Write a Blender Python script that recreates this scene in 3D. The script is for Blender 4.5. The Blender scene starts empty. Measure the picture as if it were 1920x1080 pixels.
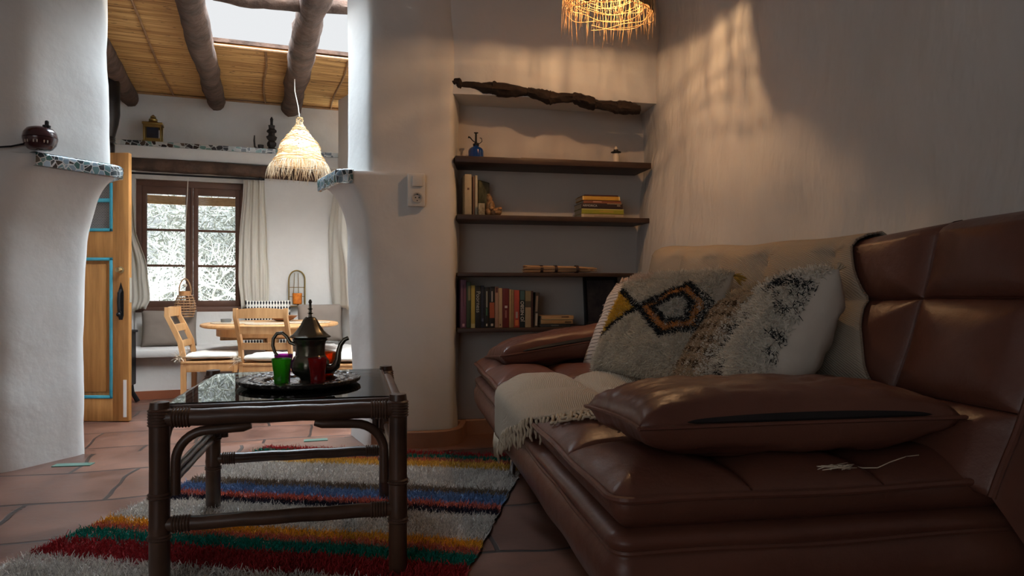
import bpy, bmesh, math, random
import numpy as np
from mathutils import Vector, Matrix, noise
SC = bpy.context.scene
COL = SC.collection
R = math.radians
# ------------------------------------------------------------------ camera
cam_d = bpy.data.cameras.new('camera'); cam_d.sensor_width = 36; cam_d.lens = 36*1300/1920
cam_d.clip_start = .05
cam = bpy.data.objects.new('camera', cam_d); COL.objects.link(cam)
cam.location = (0, 0, .8); cam.rotation_euler = (R(90), 0, 0)
SC.camera = cam
# ------------------------------------------------------------------ view
SC.view_settings.view_transform = 'Standard'
SC.view_settings.look = 'None'
SC.view_settings.exposure = 0.0
SC.view_settings.gamma = 1.0
SC.view_settings.use_curve_mapping = False
SC.cycles.max_bounces = 10; SC.cycles.diffuse_bounces = 6; SC.cycles.transparent_max_bounces = 12
SC.cycles.sample_clamp_indirect = 6.0
SC.cycles.caustics_reflective = False; SC.cycles.caustics_refractive = False
SC.cycles.use_denoising = True
# ------------------------------------------------------------------ sky: pale overcast, brighter overhead and behind
W = bpy.data.worlds.new('sky'); SC.world = W; W.use_nodes = True
nt = W.node_tree; nt.nodes.clear()
wo = nt.nodes.new('ShaderNodeOutputWorld'); bg = nt.nodes.new('ShaderNodeBackground')
tc = nt.nodes.new('ShaderNodeTexCoord'); sx = nt.nodes.new('ShaderNodeSeparateXYZ')
nt.links.new(tc.outputs['Generated'], sx.inputs[0])
def wmap(sock, a, b, c, d):
    m = nt.nodes.new('ShaderNodeMapRange'); m.interpolation_type = 'SMOOTHSTEP'
    nt.links.new(sock, m.inputs['Value'])
    for k, v in zip(('From Min', 'From Max', 'To Min', 'To Max'), (a, b, c, d)): m.inputs[k].default_value = v
    return m.outputs[0]
SKY_ZENITH, SKY_BACK = 26, .85
z1 = wmap(sx.outputs['Z'], .50, .74, 0, SKY_ZENITH)
y1 = wmap(sx.outputs['Y'], -.1, -.6, .0, SKY_BACK)
ad = nt.nodes.new('ShaderNodeMath'); ad.operation = 'ADD'; nt.links.new(z1, ad.inputs[0]); nt.links.new(y1, ad.inputs[1])
ad2 = nt.nodes.new('ShaderNodeMath'); ad2.operation = 'ADD'; nt.links.new(ad.outputs[0], ad2.inputs[0]); ad2.inputs[1].default_value = .86
cm_ = nt.nodes.new('ShaderNodeMix'); cm_.data_type = 'RGBA'; cm_.inputs['B'].default_value = (.94, .975, 1, 1)
ch_ = nt.nodes.new('ShaderNodeMix'); ch_.data_type = 'RGBA'; ch_.inputs['A'].default_value = (.96, .98, 1, 1); ch_.inputs['B'].default_value = (.72, .87, 1, 1)
nt.links.new(wmap(sx.outputs['Z'], .5, .8, 0, 1), ch_.inputs['Factor']); nt.links.new(ch_.outputs['Result'], cm_.inputs['A'])
nt.links.new(wmap(sx.outputs['Y'], -.05, -.4, 0, 1), cm_.inputs['Factor']); nt.links.new(cm_.outputs['Result'], bg.inputs['Color'])
nt.links.new(ad2.outputs[0], bg.inputs['Strength']); nt.links.new(bg.outputs[0], wo.inputs[0])
# ------------------------------------------------------------------ sun: a few low warm patches in the dining room
sd = bpy.data.lights.new('sun', 'SUN'); sd.energy = 2.2; sd.angle = R(1.2); sd.color = (1, .9, .76)
sun = bpy.data.objects.new('sun', sd); COL.objects.link(sun)
sun.rotation_euler = Vector((-.80, -.05, -.52)).to_track_quat('-Z', 'Y').to_euler()
def portal(name, loc, sx_, sy_, direction):
    l = bpy.data.lights.new(name, 'AREA'); l.shape = 'RECTANGLE'; l.size = sx_; l.size_y = sy_; l.cycles.is_portal = True
    o = bpy.data.objects.new(name, l); COL.objects.link(o); o.location = loc
    o.rotation_euler = Vector(direction).to_track_quat('-Z', 'Y').to_euler(); return o
# frame of the dining-room wall: s along it, t depth
AM = (.9409, .3387)
def st(s, t): return (s*AM[0]-t*AM[1], s*AM[1]+t*AM[0])
def st3(s, t, z): x, y = st(s, t); return Vector((x, y, z))
ANG_D = math.atan2(AM[1], AM[0])
_px = st(.31, 4.55)
portal('skylight_portal', (_px[0], _px[1], 2.7), 1.5, 2.5, (0, 0, -1)).rotation_euler = (0, 0, ANG_D)
portal('rear_window_portal', (-1.9, -2.55, 1.35), 2.6, 1.7, (0, 1, 0))

# ------------------------------------------------------------------ helpers
def tag(o, label=None, cat=None, group=None, kind=None):
    if label: o['label'] = label
    if cat: o['category'] = cat
    if group: o['group'] = group
    if kind: o['kind'] = kind
    return o
def thing(name, label, cat, loc=(0, 0, 0), rotz=0, group=None, rot=None):
    o = bpy.data.objects.new(name, None); COL.objects.link(o); o.location = loc
    o.rotation_euler = rot if rot else (0, 0, rotz); o.empty_display_size = .05
    return tag(o, label, cat, group)
def copy_tree(o, parent=None):
    c = o.copy(); COL.objects.link(c)
    if parent: c.parent = parent
    for ch in list(o.children): copy_tree(ch, c)
    return c
class MB:
    def __init__(s): s.v = []; s.f = []
    def add(s, vs, fs):
        n = len(s.v); s.v += [tuple(v) for v in vs]; s.f += [tuple(i+n for i in f) for f in fs]
    def box(s, c, size, rz=0, M=None, bev=0):
        bm = bmesh.new(); bmesh.ops.create_cube(bm, size=1)
        bmesh.ops.scale(bm, vec=size, verts=bm.verts)
        if bev > 0: bmesh.ops.bevel(bm, geom=bm.edges[:], offset=bev, segments=2, affect='EDGES', profile=.5)
        T = Matrix.Translation(c) @ (M if M else Matrix.Rotation(rz, 4, 'Z'))
        bm.verts.ensure_lookup_table()
        s.add([T @ v.co for v in bm.verts], [[v.index for v in f.verts] for f in bm.faces]); bm.free(); return s
    def grid(s, fn, nu, nv, closed_u=False, closed_v=False):
        n = len(s.v)
        for i in range(nu):
            for j in range(nv): s.v.append(tuple(fn(i, j)))
        for i in range(nu if closed_u else nu-1):
            for j in range(nv if closed_v else nv-1):
                a, b = i, (i+1) % nu; c, d = j, (j+1) % nv
                s.f.append((n+a*nv+c, n+b*nv+c, n+b*nv+d, n+a*nv+d))
        return s
    def tube(s, pts, rad, n=10, cap=True, flat=1.0):
        pts = [Vector(p) for p in pts]; m = len(pts)
        if not hasattr(rad, '__len__'): rad = [rad]*m
        up = Vector((0, 0, 1)); T0 = (pts[1]-pts[0]).normalized()
        if abs(T0.z) > .9: up = Vector((1, 0, 0))
        N = (up-T0*up.dot(T0)).normalized(); b = len(s.v)
        for i, p in enumerate(pts):
            T = (pts[min(i+1, m-1)]-pts[max(i-1, 0)]).normalized()
            N = (N-T*N.dot(T)).normalized(); B = T.cross(N)
            for k in range(n):
                a = 2*math.pi*k/n
                s.v.append(tuple(p+(N*math.cos(a)+B*math.sin(a)*flat)*rad[i]))
        for i in range(m-1):
            for k in range(n):
                s.f.append((b+i*n+k, b+i*n+(k+1) % n, b+(i+1)*n+(k+1) % n, b+(i+1)*n+k))
        if cap:
            s.f.append(tuple(b+k for k in range(n))[::-1]); s.f.append(tuple(b+(m-1)*n+k for k in range(n)))
        return s
    def lathe(s, prof, c=(0, 0, 0), n=32, M=None, mod=None):
        T = Matrix.Translation(c) @ (M if M else Matrix())
        b = len(s.v); m = len(prof)
        for r, z in prof:
            for k in range(n):
                a = 2*math.pi*k/n; rr = r*(mod(a, z) if mod else 1)
                s.v.append(tuple(T @ Vector((rr*math.cos(a), rr*math.sin(a), z))))
        for i in range(m-1):
            for k in range(n):
                s.f.append((b+i*n+k, b+i*n+(k+1) % n, b+(i+1)*n+(k+1) % n, b+(i+1)*n+k))
        if prof[0][0] > 1e-5: s.f.append(tuple(b+k for k in range(n))[::-1])
        if prof[-1][0] > 1e-5: s.f.append(tuple(b+(m-1)*n+k for k in range(n)))
        return s
    def prism(s, pts2, h0, h1, M=None):
        M = M or Matrix(); n = len(pts2); b = len(s.v)
        for h in (h0, h1):
            for x, y in pts2: s.v.append(tuple(M @ Vector((x, y, h))))
        s.f.append(tuple(b+k for k in range(n))[::-1]); s.f.append(tuple(b+n+k for k in range(n)))
        for k in range(n): s.f.append((b+k, b+(k+1) % n, b+n+(k+1) % n, b+n+k))
        return s
    def build(s, name, mat, parent=None, smooth=True, recalc=True, merge=0, auto=35, loc=None):
        me = bpy.data.meshes.new(name); me.from_pydata(s.v, [], s.f)
        if recalc or merge:
            bm = bmesh.new(); bm.from_mesh(me)
            if merge: bmesh.ops.remove_doubles(bm, verts=bm.verts, dist=merge)
            if recalc: bmesh.ops.recalc_face_normals(bm, faces=bm.faces)
            bm.to_mesh(me); bm.free()
        if smooth:
            me.shade_smooth() if hasattr(me, 'shade_smooth') else None
            if auto: me.set_sharp_from_angle(angle=R(auto))
        me.materials.append(mat); me.update()
        o = bpy.data.objects.new(name, me); COL.objects.link(o)
        if parent: o.parent = parent
        if loc: o.location = loc
        return o
def struct(mb, name, mat, **k):
    o = mb.build(name, mat, **k); o['kind'] = 'structure'; return o
def subsurf(o, n=1):
    m = o.modifiers.new('sub', 'SUBSURF'); m.levels = n; m.render_levels = n; return o
def fast_mesh(name, verts, faces4, mat, parent=None):
    """verts (N,3) array, faces4 (M,4) array"""
    me = bpy.data.meshes.new(name); me.vertices.add(len(verts)); me.vertices.foreach_set('co', np.asarray(verts, np.float32).ravel())
    M_ = len(faces4); me.loops.add(M_*4); me.loops.foreach_set('vertex_index', np.asarray(faces4, np.int32).ravel())
    me.polygons.add(M_); me.polygons.foreach_set('loop_start', np.arange(M_, dtype=np.int32)*4)
    me.update(calc_edges=True); me.materials.append(mat)
    o = bpy.data.objects.new(name, me); COL.objects.link(o)
    if parent: o.parent = parent
    return o
def strands(P, D, L, w, rng, curl=.5, seg=2):
    """flat little yarns: roots P (N,3), directions D (N,3), length L, half width w"""
    N = len(P); L = np.broadcast_to(np.asarray(L, float), (N,))[:, None]
    D = D/np.linalg.norm(D, axis=1)[:, None]
    rd = rng.normal(size=(N, 3)); S = np.cross(D, rd); S /= np.linalg.norm(S, axis=1)[:, None]+1e-9
    Cv = rng.normal(size=(N, 3))*curl
    rows = []
    for k in range(seg+1):
        a = k/seg
        c = P+D*L*a+Cv*L*a*a
        ww = w*(1-.55*a)
        rows.append(c-S*ww); rows.append(c+S*ww)
    V = np.stack(rows, 1).reshape(-1, 3); n = 2*(seg+1)
    base = np.arange(N)[:, None]*n
    F = np.concatenate([base+np.array([[2*k, 2*k+1, 2*k+3, 2*k+2]]) for k in range(seg)], 0)
    return V, F
# ------------------------------------------------------------------ materials
MATS = {}
def mat(name, col, rough=.6, metal=0, spec=.5, noise_=None, bump=None, trans=0, alpha=1, coat=0, sheen=0, emis=None, ior=1.45, translucent=0):
    """noise_: (scale, other colour, amount[, stretch xyz]); bump: (scale, strength, distance)"""
    if name in MATS: return MATS[name]
    m = bpy.data.materials.new(name); m.use_nodes = True; t = m.node_tree; b = t.nodes['Principled BSDF']
    b.inputs['Base Color'].default_value = (*col, 1); b.inputs['Roughness'].default_value = rough; b.inputs['Metallic'].default_value = metal
    b.inputs['Specular IOR Level'].default_value = spec; b.inputs['Transmission Weight'].default_value = trans; b.inputs['Alpha'].default_value = alpha
    b.inputs['Coat Weight'].default_value = coat; b.inputs['Sheen Weight'].default_value = sheen; b.inputs['IOR'].default_value = ior
    if emis: b.inputs['Emission Color'].default_value = (*emis[0], 1); b.inputs['Emission Strength'].default_value = emis[1]
    tcn = t.nodes.new('ShaderNodeTexCoord')
    m['bsdf'] = b.name
    if noise_:
        sc_, c2, am = noise_[:3]; mp = t.nodes.new('ShaderNodeMapping'); t.links.new(tcn.outputs['Object'], mp.inputs[0])
        if len(noise_) > 3: mp.inputs['Scale'].default_value = noise_[3]
        n = t.nodes.new('ShaderNodeTexNoise'); n.inputs['Scale'].default_value = sc_; n.inputs['Detail'].default_value = 6; n.inputs['Roughness'].default_value = .62
        t.links.new(mp.outputs[0], n.inputs['Vector'])
        r = t.nodes.new('ShaderNodeMapRange'); r.inputs[1].default_value = .35; r.inputs[2].default_value = .68; r.inputs[4].default_value = am
        t.links.new(n.outputs[0], r.inputs[0])
        x = t.nodes.new('ShaderNodeMix'); x.data_type = 'RGBA'; x.inputs['A'].default_value = (*col, 1); x.inputs['B'].default_value = (*c2, 1)
        t.links.new(r.outputs[0], x.inputs['Factor']); t.links.new(x.outputs['Result'], b.inputs['Base Color'])
    if bump:
        n = t.nodes.new('ShaderNodeTexNoise'); n.inputs['Scale'].default_value = bump[0]; n.inputs['Detail'].default_value = 5
        mp2 = t.nodes.new('ShaderNodeMapping'); t.links.new(tcn.outputs['Object'], mp2.inputs[0])
        if len(bump) > 3: mp2.inputs['Scale'].default_value = bump[3]
        t.links.new(mp2.outputs[0], n.inputs['Vector'])
        bp = t.nodes.new('ShaderNodeBump'); bp.inputs['Strength'].default_value = bump[1]; bp.inputs['Distance'].default_value = bump[2]
        t.links.new(n.outputs[0], bp.inputs['Height']); t.links.new(bp.outputs[0], b.inputs['Normal'])
    if translucent:
        tl = t.nodes.new('ShaderNodeBsdfTranslucent'); tl.inputs[0].default_value = (*col, 1)
        ms = t.nodes.new('ShaderNodeMixShader'); ms.inputs[0].default_value = translucent
        out = t.nodes['Material Output']; t.links.new(b.outputs[0], ms.inputs[1]); t.links.new(tl.outputs[0], ms.inputs[2]); t.links.new(ms.outputs[0], out.inputs[0])
    MATS[name] = m; return m
def nodes(m): return m.node_tree, m.node_tree.nodes['Principled BSDF']
def glassy(name, col, rough=.03, fac=.85):
    """thin coloured glass: mostly clear, with a Fresnel reflection"""
    m = bpy.data.materials.new(name); m.use_nodes = True; t = m.node_tree; t.nodes.clear()
    o = t.nodes.new('ShaderNodeOutputMaterial'); tr = t.nodes.new('ShaderNodeBsdfTransparent'); tr.inputs[0].default_value = (*col, 1)
    g = t.nodes.new('ShaderNodeBsdfGlossy'); g.inputs['Roughness'].default_value = rough
    fr = t.nodes.new('ShaderNodeFresnel'); fr.inputs[0].default_value = 1.5
    ms = t.nodes.new('ShaderNodeMixShader'); t.links.new(fr.outputs[0], ms.inputs[0]); t.links.new(tr.outputs[0], ms.inputs[1]); t.links.new(g.outputs[0], ms.inputs[2])
    t.links.new(ms.outputs[0], o.inputs[0]); MATS[name] = m; return m

M_PLASTER = mat('plaster', (.70, .685, .66), .85, spec=.25, noise_=(1.6, (.60, .585, .56), .7), bump=(5, .32, .03))
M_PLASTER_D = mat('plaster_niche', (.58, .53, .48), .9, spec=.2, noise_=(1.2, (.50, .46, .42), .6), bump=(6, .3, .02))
M_PLASTER_R = mat('plaster_right', (.68, .665, .64), .85, spec=.25, noise_=(1.5, (.56, .545, .52), .8, (1, 1, .45)), bump=(2.4, .75, .09, (1, 1.2, .38)))
M_LOG = mat('log_bark', (.13, .075, .052), .85, noise_=(6, (.035, .022, .016), .9, (1, 1, 1)), bump=(14, .8, .02))
M_DARKWOOD = mat('dark_wood', (.06, .032, .022), .5, noise_=(3, (.03, .016, .012), .8, (1, 12, 12)), bump=(40, .2, .004))
M_FRAME = mat('brown_frame', (.15, .075, .05), .5, noise_=(4, (.10, .05, .035), .8, (1, 8, 2)))
M_PINE = mat('pine', (.66, .37, .16), .45, noise_=(3, (.44, .21, .075), .85, (7, 7, .8)), bump=(30, .12, .004))
M_DOORPINE = mat('door_pine', (.50, .235, .07), .5, noise_=(3, (.30, .125, .035), .9, (9, 9, .7)), bump=(30, .15, .004))
M_TURQ = mat('turquoise_paint', (.035, .33, .46), .6, noise_=(10, (.12, .45, .52), .7))
M_BLACK = mat('black_iron', (.018, .018, .02), .45, metal=.6, bump=(30, .2, .004))
M_RATTAN = mat('dark_rattan', (.095, .048, .03), .32, spec=.55, noise_=(9, (.035, .018, .012), .8, (1, 1, 1)), bump=(22, .15, .004))
M_WRAP = mat('rattan_binding', (.085, .045, .03), .38, bump=(160, .5, .002))
M_GLASS = glassy('clear_glass', (.93, .96, .96), .01)
# ================================================================== THE SETTING
def resample(pts, step, closed=True):
    pts = [Vector(p) for p in pts]; out = []
    n = len(pts)
    for i in range(n if closed else n-1):
        a, b = pts[i], pts[(i+1) % n]; L = (b.xy-a.xy).length; k = max(1, int(L/step+.5))
        for j in range(k): out.append(a.lerp(b, j/k))
    if not closed: out.append(pts[-1])
    return out
def chaikin(pts, it=2, closed=True, lim=.1):
    """rounds corners; cuts at most lim metres off each side"""
    for _ in range(it):
        out = []; n = len(pts)
        for i in range(n):
            p = Vector(pts[i]); a = Vector(pts[i-1]); b = Vector(pts[(i+1) % n])
            if not closed and i in (0, n-1): out.append(p); continue
            da, db = (a-p), (b-p); la, lb = da.xy.length, db.xy.length
            out.append(p+da*min(.25, lim/max(la, 1e-6))); out.append(p+db*min(.25, lim/max(lb, 1e-6)))
        pts = out; lim *= .5
    return pts
def nz(p, f, seed=0): return noise.noise(Vector((p[0]*f+seed, p[1]*f+seed*.7, p[2]*f-seed)))
def adobe(name, poly, zs, prot=None, pdir=(1, 0), lim=.07, step=.05, amp=.014, mat_=None, lean=None, seed=0, it=2):
    """hand-plastered wall: plan outline [(x, y, weight)] lofted over heights, nosed out by prot(z)*weight along pdir"""
    pl = resample(chaikin([Vector(p) for p in poly], it, True, lim), step); n = len(pl)
    cx = sum(p.x for p in pl)/n; cy = sum(p.y for p in pl)/n
    nrm = []
    for i in range(n):
        d = pl[(i+1) % n].xy-pl[i-1].xy; d.normalize(); nrm.append(Vector((d.y, -d.x)))
    area = sum(pl[i].x*pl[(i+1) % n].y-pl[(i+1) % n].x*pl[i].y for i in range(n))
    sg = 1 if area > 0 else -1
    mb = MB()
    for z in zs:
        e = prot(z) if prot else 0; le = lean(z) if lean else 0
        for i, p in enumerate(pl):
            q = Vector((p.x+pdir[0]*p.z*(e+le), p.y+pdir[1]*p.z*(e+le), z))
            d = nz(q, 2.2, seed)*amp*1.5+nz(q, 6, seed+3)*amp*.5
            mb.v.append((q.x+nrm[i].x*d*sg, q.y+nrm[i].y*d*sg, z))
    m = len(zs)
    for j in range(m-1):
        for i in range(n): mb.f.append((j*n+i, j*n+(i+1) % n, (j+1)*n+(i+1) % n, (j+1)*n+i))
    mb.f.append(tuple(range(n))[::-1]); mb.f.append(tuple((m-1)*n+i for i in range(n)))
    return struct(mb, name, mat_ or M_PLASTER, auto=60)
def frange(a, b, s): n = max(1, round((b-a)/s)); return [a+(b-a)*i/n for i in range(n+1)]
LEDGE = 1.385
def prot_ledge(z):
    if z > LEDGE: return 0
    k = (LEDGE-z)
    e = .155
    if k < .035: return e*(.93+.07*k/.035)
    if k > .42: return .0-.015*math.sin((k-.42)*2.2)
    x = (k-.035)/.385
    return e*(1-math.sqrt(1-(1-x)**2)) if x > 0 else e
ZS = frange(-.2, LEDGE-.42, .07)+frange(LEDGE-.40, LEDGE-.002, .02)+frange(LEDGE+.002, 2.75, .08)
# left pier of the passage, its jamb splayed towards the dining room
adobe('wall_left_pier', [(-4.3, 2.55, 0), (-2.20, 2.98, .9), (-2.03, 3.36, 1), (-2.35, 3.62, .5), (-4.3, 3.3, 0)], ZS, prot_ledge, (.97, .2), lim=.04, seed=1,
      lean=lambda z: .09 if z > LEDGE else .0)
# right pier between the passage and the book niche
adobe('wall_right_pier', [(-.30, 3.56, 0), (-.285, 4.08, 0), (-.6, 4.0, .2), (-.905, 3.80, 1), (-.72, 3.47, 1), (-.45, 3.50, 0)], ZS, prot_ledge, (-.98, -.2), lim=.018, seed=4, amp=.011)
# slab over the passage
mb = MB(); mb.box((-1.5, 3.20, 2.58), (2.6, .22, .3), R(13), bev=.03); struct(mb, 'wall_over_passage', M_PLASTER)
# above the niche
adobe('wall_over_niche', [(-.52, 3.60, 0), (-.29, 3.572, 0), (.30, 3.665, 0), (.82, 3.765, 0), (.95, 4.12, 0), (-.5, 4.05, 0)],
      [1.80+.0*k for k in (0,)]+frange(1.83, 2.75, .06), lim=.03, seed=9, amp=.012)
# back of the niche
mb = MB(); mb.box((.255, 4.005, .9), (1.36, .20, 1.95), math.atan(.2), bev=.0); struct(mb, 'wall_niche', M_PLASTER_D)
# right wall behind the sofa, its corner leaning at the niche
def lean_r(z): return -.10*max(0, min(1, (1.55-z)/1.0)) if z < 1.55 else 0
adobe('wall_right', [(.785, 3.74, -1), (1.045, 3.05, 0), (1.24, 2.45, 0), (1.52, 1.5, 0), (1.85, .5, 0), (2.35, -1.2, 0), (2.8, -2.7, 0), (3.1, -2.7, 0), (2.2, 1.5, 0), (1.3, 4.15, 0), (.74, 4.1, -.6)],
      frange(0, 2.75, .06), lambda z: 0, (1, 0), lim=.05, step=.07, amp=.026, mat_=M_PLASTER_R, lean=lambda z: -lean_r(z), seed=12)
# left wall, rear wall with its wide window, ceiling of the sitting room
mb = MB(); mb.box((-4.25, .3, 1.3), (.2, 6.2, 2.8)); struct(mb, 'wall_left', M_PLASTER)
mb = MB(); mb.box((-.6, -2.65, .2), (7.4, .2, .6)); mb.box((-.6, -2.65, 2.46), (7.4, .2, .5)); mb.box((-3.75, -2.65, 1.35), (1.1, .2, 1.75)); mb.box((1.3, -2.65, 1.35), (3.8, .2, 1.75))
struct(mb, 'wall_rear', M_PLASTER)
mb = MB(); mb.prism([(-4.3, -2.8), (3.2, -2.8), (3.2, 4.2), (-.55, 4.0), (-.72, 3.36), (-2.3, 3.0), (-2.3, 3.5), (-4.3, 3.35)], 2.71, 2.81); struct(mb, 'ceiling', M_PLASTER, smooth=False)

# ---- floors: large hand-cut terracotta flags with dark joints
def floor_mat():
    m = mat('terracotta', (.2, .08, .05), .36, spec=.5); t, b = nodes(m)
    tcn = t.nodes.new('ShaderNodeTexCoord'); mp = t.nodes.new('ShaderNodeMapping'); t.links.new(tcn.outputs['Object'], mp.inputs[0])
    mp.inputs['Rotation'].default_value = (0, 0, R(-14)); mp.inputs['Location'].default_value = (.12, .07, 0)
    n0 = t.nodes.new('ShaderNodeTexNoise'); n0.inputs['Scale'].default_value = 1.7; t.links.new(mp.outputs[0], n0.inputs['Vector'])
    vm = t.nodes.new('ShaderNodeVectorMath'); vm.operation = 'MULTIPLY_ADD'; t.links.new(n0.outputs['Color'], vm.inputs[0]); vm.inputs[1].default_value = (.16, .16, 0); t.links.new(mp.outputs[0], vm.inputs[2])
    br = t.nodes.new('ShaderNodeTexBrick'); br.offset = .42; br.inputs['Scale'].default_value = 1; br.inputs['Brick Width'].default_value = .66; br.inputs['Row Height'].default_value = .44
    br.inputs['Mortar Size'].default_value = .010; br.inputs['Mortar Smooth'].default_value = .35; br.inputs['Bias'].default_value = -.1
    br.inputs['Color1'].default_value = (.21, .105, .076, 1); br.inputs['Color2'].default_value = (.12, .066, .054, 1); br.inputs['Mortar'].default_value = (.045, .035, .033, 1)
    t.links.new(vm.outputs[0], br.inputs['Vector'])
    n1 = t.nodes.new('ShaderNodeTexNoise'); n1.inputs['Scale'].default_value = 3.2; n1.inputs['Detail'].default_value = 8; n1.inputs['Roughness'].default_value = .6; t.links.new(mp.outputs[0], n1.inputs['Vector'])
    rp = t.nodes.new('ShaderNodeValToRGB'); e = rp.color_ramp.elements; e[0].position = .3; e[0].color = (.42, .36, .36, 1); e[1].position = .72; e[1].color = (1.35, 1.25, 1.12, 1)
    t.links.new(n1.outputs[0], rp.inputs[0])
    mx = t.nodes.new('ShaderNodeMix'); mx.data_type = 'RGBA'; mx.blend_type = 'MULTIPLY'; mx.inputs['Factor'].default_value = 1
    t.links.new(br.outputs['Color'], mx.inputs['A']); t.links.new(rp.outputs[0], mx.inputs['B']); t.links.new(mx.outputs['Result'], b.inputs['Base Color'])
    r2 = t.nodes.new('ShaderNodeMapRange'); t.links.new(n1.outputs[0], r2.inputs[0]); r2.inputs[1].default_value = .3; r2.inputs[2].default_value = .7; r2.inputs[3].default_value = .26; r2.inputs[4].default_value = .5
    t.links.new(r2.outputs[0], b.inputs['Roughness'])
    bp = t.nodes.new('ShaderNodeBump'); bp.inputs['Strength'].default_value = .6; bp.inputs['Distance'].default_value = .006
    ma = t.nodes.new('ShaderNodeMath'); ma.operation = 'MULTIPLY_ADD'; t.links.new(br.outputs['Fac'], ma.inputs[0]); ma.inputs[1].default_value = -1.2; t.links.new(n1.outputs[0], ma.inputs[2])
    t.links.new(ma.outputs[0], bp.inputs['Height']); t.links.new(bp.outputs[0], b.inputs['Normal'])
    return m
M_FLOOR = floor_mat()
EDGE = [(-4.2, 3.3), (-2.35, 3.33), (-2.0, 3.345), (-1.4, 3.52), (-.9, 3.72), (-.85, 3.8), (-.5, 4.0), (1.4, 4.2)]
mb = MB(); mb.prism([(-4.3, -2.7)]+[(3.2, -2.7), (3.2, 4.2)]+[(x, y) for x, y in EDGE[::-1]], -.2, 0)
struct(mb, 'floor', M_FLOOR, smooth=False)
mb = MB(); mb.box((-1.6, 5.6, -.22), (6.5, 5.2, .1)); struct(mb, 'floor_dining', M_FLOOR, smooth=False)
# ---- dining room shell
TW, TU = 7.6*AM[0], 7.85*AM[0]                 # lower wall face, upper wall face
SL, SR = -1.42, .69                            # ends of that wall
WIN = (-1.10, -.16, .575, 1.81)                # window hole s0 s1 z0 z1
def slab(mb, s0, s1, t0, t1, z0, z1, bev=0):
    mb.box(st3((s0+s1)/2, (t0+t1)/2, (z0+z1)/2), (s1-s0, t1-t0, z1-z0), ANG_D, bev=bev)
mb = MB()
slab(mb, -2.2, WIN[0], TW, TU+.25, -.2, 2.0); slab(mb, WIN[1], .92, TW, TU+.25, -.2, 2.0)
slab(mb, WIN[0]-.01, WIN[1]+.01, TW+.0, TU+.25, -.2, WIN[2]); slab(mb, WIN[0]-.01, WIN[1]+.01, TW+.03, TU+.25, WIN[3], 2.0)
slab(mb, -2.2, .92, TU, TU+.25, 2.0, 2.72)
struct(mb, 'wall_dining_back', M_PLASTER, smooth=False)
mb = MB(); slab(mb, -1.26, .9, TW-.05, TU, 1.985, 2.135, bev=.025); struct(mb, 'trim_ledge', M_PLASTER)
def wallseg(name, a, b, z0, z1, th=.2, hole=None):
    a, b = Vector(a), Vector(b); d = (b-a); L = d.length; an = math.atan2(d.y, d.x); mb = MB()
    def seg(u0, u1, q0, q1):
        c = a.lerp(b, (u0+u1)/2/L); mb.box((c.x, c.y, (q0+q1)/2), (u1-u0, th, q1-q0), an)
    if hole:
        h0, h1, q0, q1 = hole; seg(0, h0, z0, z1); seg(h1, L, z0, z1); seg(h0, h1, z0, q0); seg(h0, h1, q1, z1)
    else: seg(0, L, z0, z1)
    return struct(mb, name, M_PLASTER, smooth=False)
CR = st(SR, TW)
wallseg('wall_dining_right', (CR[0]+.13, CR[1]-.02), (-.42, 5.2), -.2, 2.72, hole=(.35, 1.25, .7, 1.85))
wallseg('wall_dining_right', (-.42, 5.3), (-.25, 3.95), -.2, 2.72)
CL = st(SL, TW)
wallseg('wall_dining_left', (CL[0]-.1, CL[1]+.6), (-4.15, 3.2), -.2, 2.72)
# ---- reed ceiling, open to the sky between two beams
def reed_mat():
    m = mat('reeds', (.62, .36, .13), .6); t, b = nodes(m)
    tcn = t.nodes.new('ShaderNodeTexCoord'); mp = t.nodes.new('ShaderNodeMapping'); t.links.new(tcn.outputs['Object'], mp.inputs[0]); mp.inputs['Rotation'].default_value = (0, 0, 0)
    sp = t.nodes.new('ShaderNodeSeparateXYZ'); t.links.new(mp.outputs[0], sp.inputs[0])
    fl = t.nodes.new('ShaderNodeMath'); fl.operation = 'MULTIPLY'; fl.inputs[1].default_value = 62; t.links.new(sp.outputs['Y'], fl.inputs[0])
    n0 = t.nodes.new('ShaderNodeTexNoise'); mp2 = t.nodes.new('ShaderNodeMapping'); mp2.inputs['Scale'].default_value = (1.6, 62, 1); t.links.new(tcn.outputs['Object'], mp2.inputs[0]); t.links.new(mp2.outputs[0], n0.inputs['Vector']); n0.inputs['Scale'].default_value = 1; n0.inputs['Detail'].default_value = 2
    rp = t.nodes.new('ShaderNodeValToRGB'); e = rp.color_ramp.elements; e[0].position = .30; e[0].color = (.20, .085, .025, 1); e[1].position = .68; e[1].color = (.80, .52, .22, 1)
    e2 = e.new(.48); e2.color = (.56, .30, .10, 1); t.links.new(n0.outputs[0], rp.inputs[0])
    n2 = t.nodes.new('ShaderNodeTexNoise'); n2.inputs['Scale'].default_value = 26; mp3 = t.nodes.new('ShaderNodeMapping'); mp3.inputs['Scale'].default_value = (.5, 2.4, 1); t.links.new(tcn.outputs['Object'], mp3.inputs[0]); t.links.new(mp3.outputs[0], n2.inputs['Vector'])
    gt = t.nodes.new('ShaderNodeMapRange'); gt.inputs[1].default_value = .30; gt.inputs[2].default_value = .36; gt.inputs[3].default_value = .35; gt.inputs[4].default_value = 1; t.links.new(n2.outputs[0], gt.inputs[0])
    mx = t.nodes.new('ShaderNodeMix'); mx.data_type = 'RGBA'; mx.blend_type = 'MULTIPLY'; mx.inputs['Factor'].default_value = 1; t.links.new(rp.outputs[0], mx.inputs['A']); t.links.new(gt.outputs[0], mx.inputs['B']); t.links.new(mx.outputs['Result'], b.inputs['Base Color'])
    return m
M_REED = reed_mat()
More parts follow.
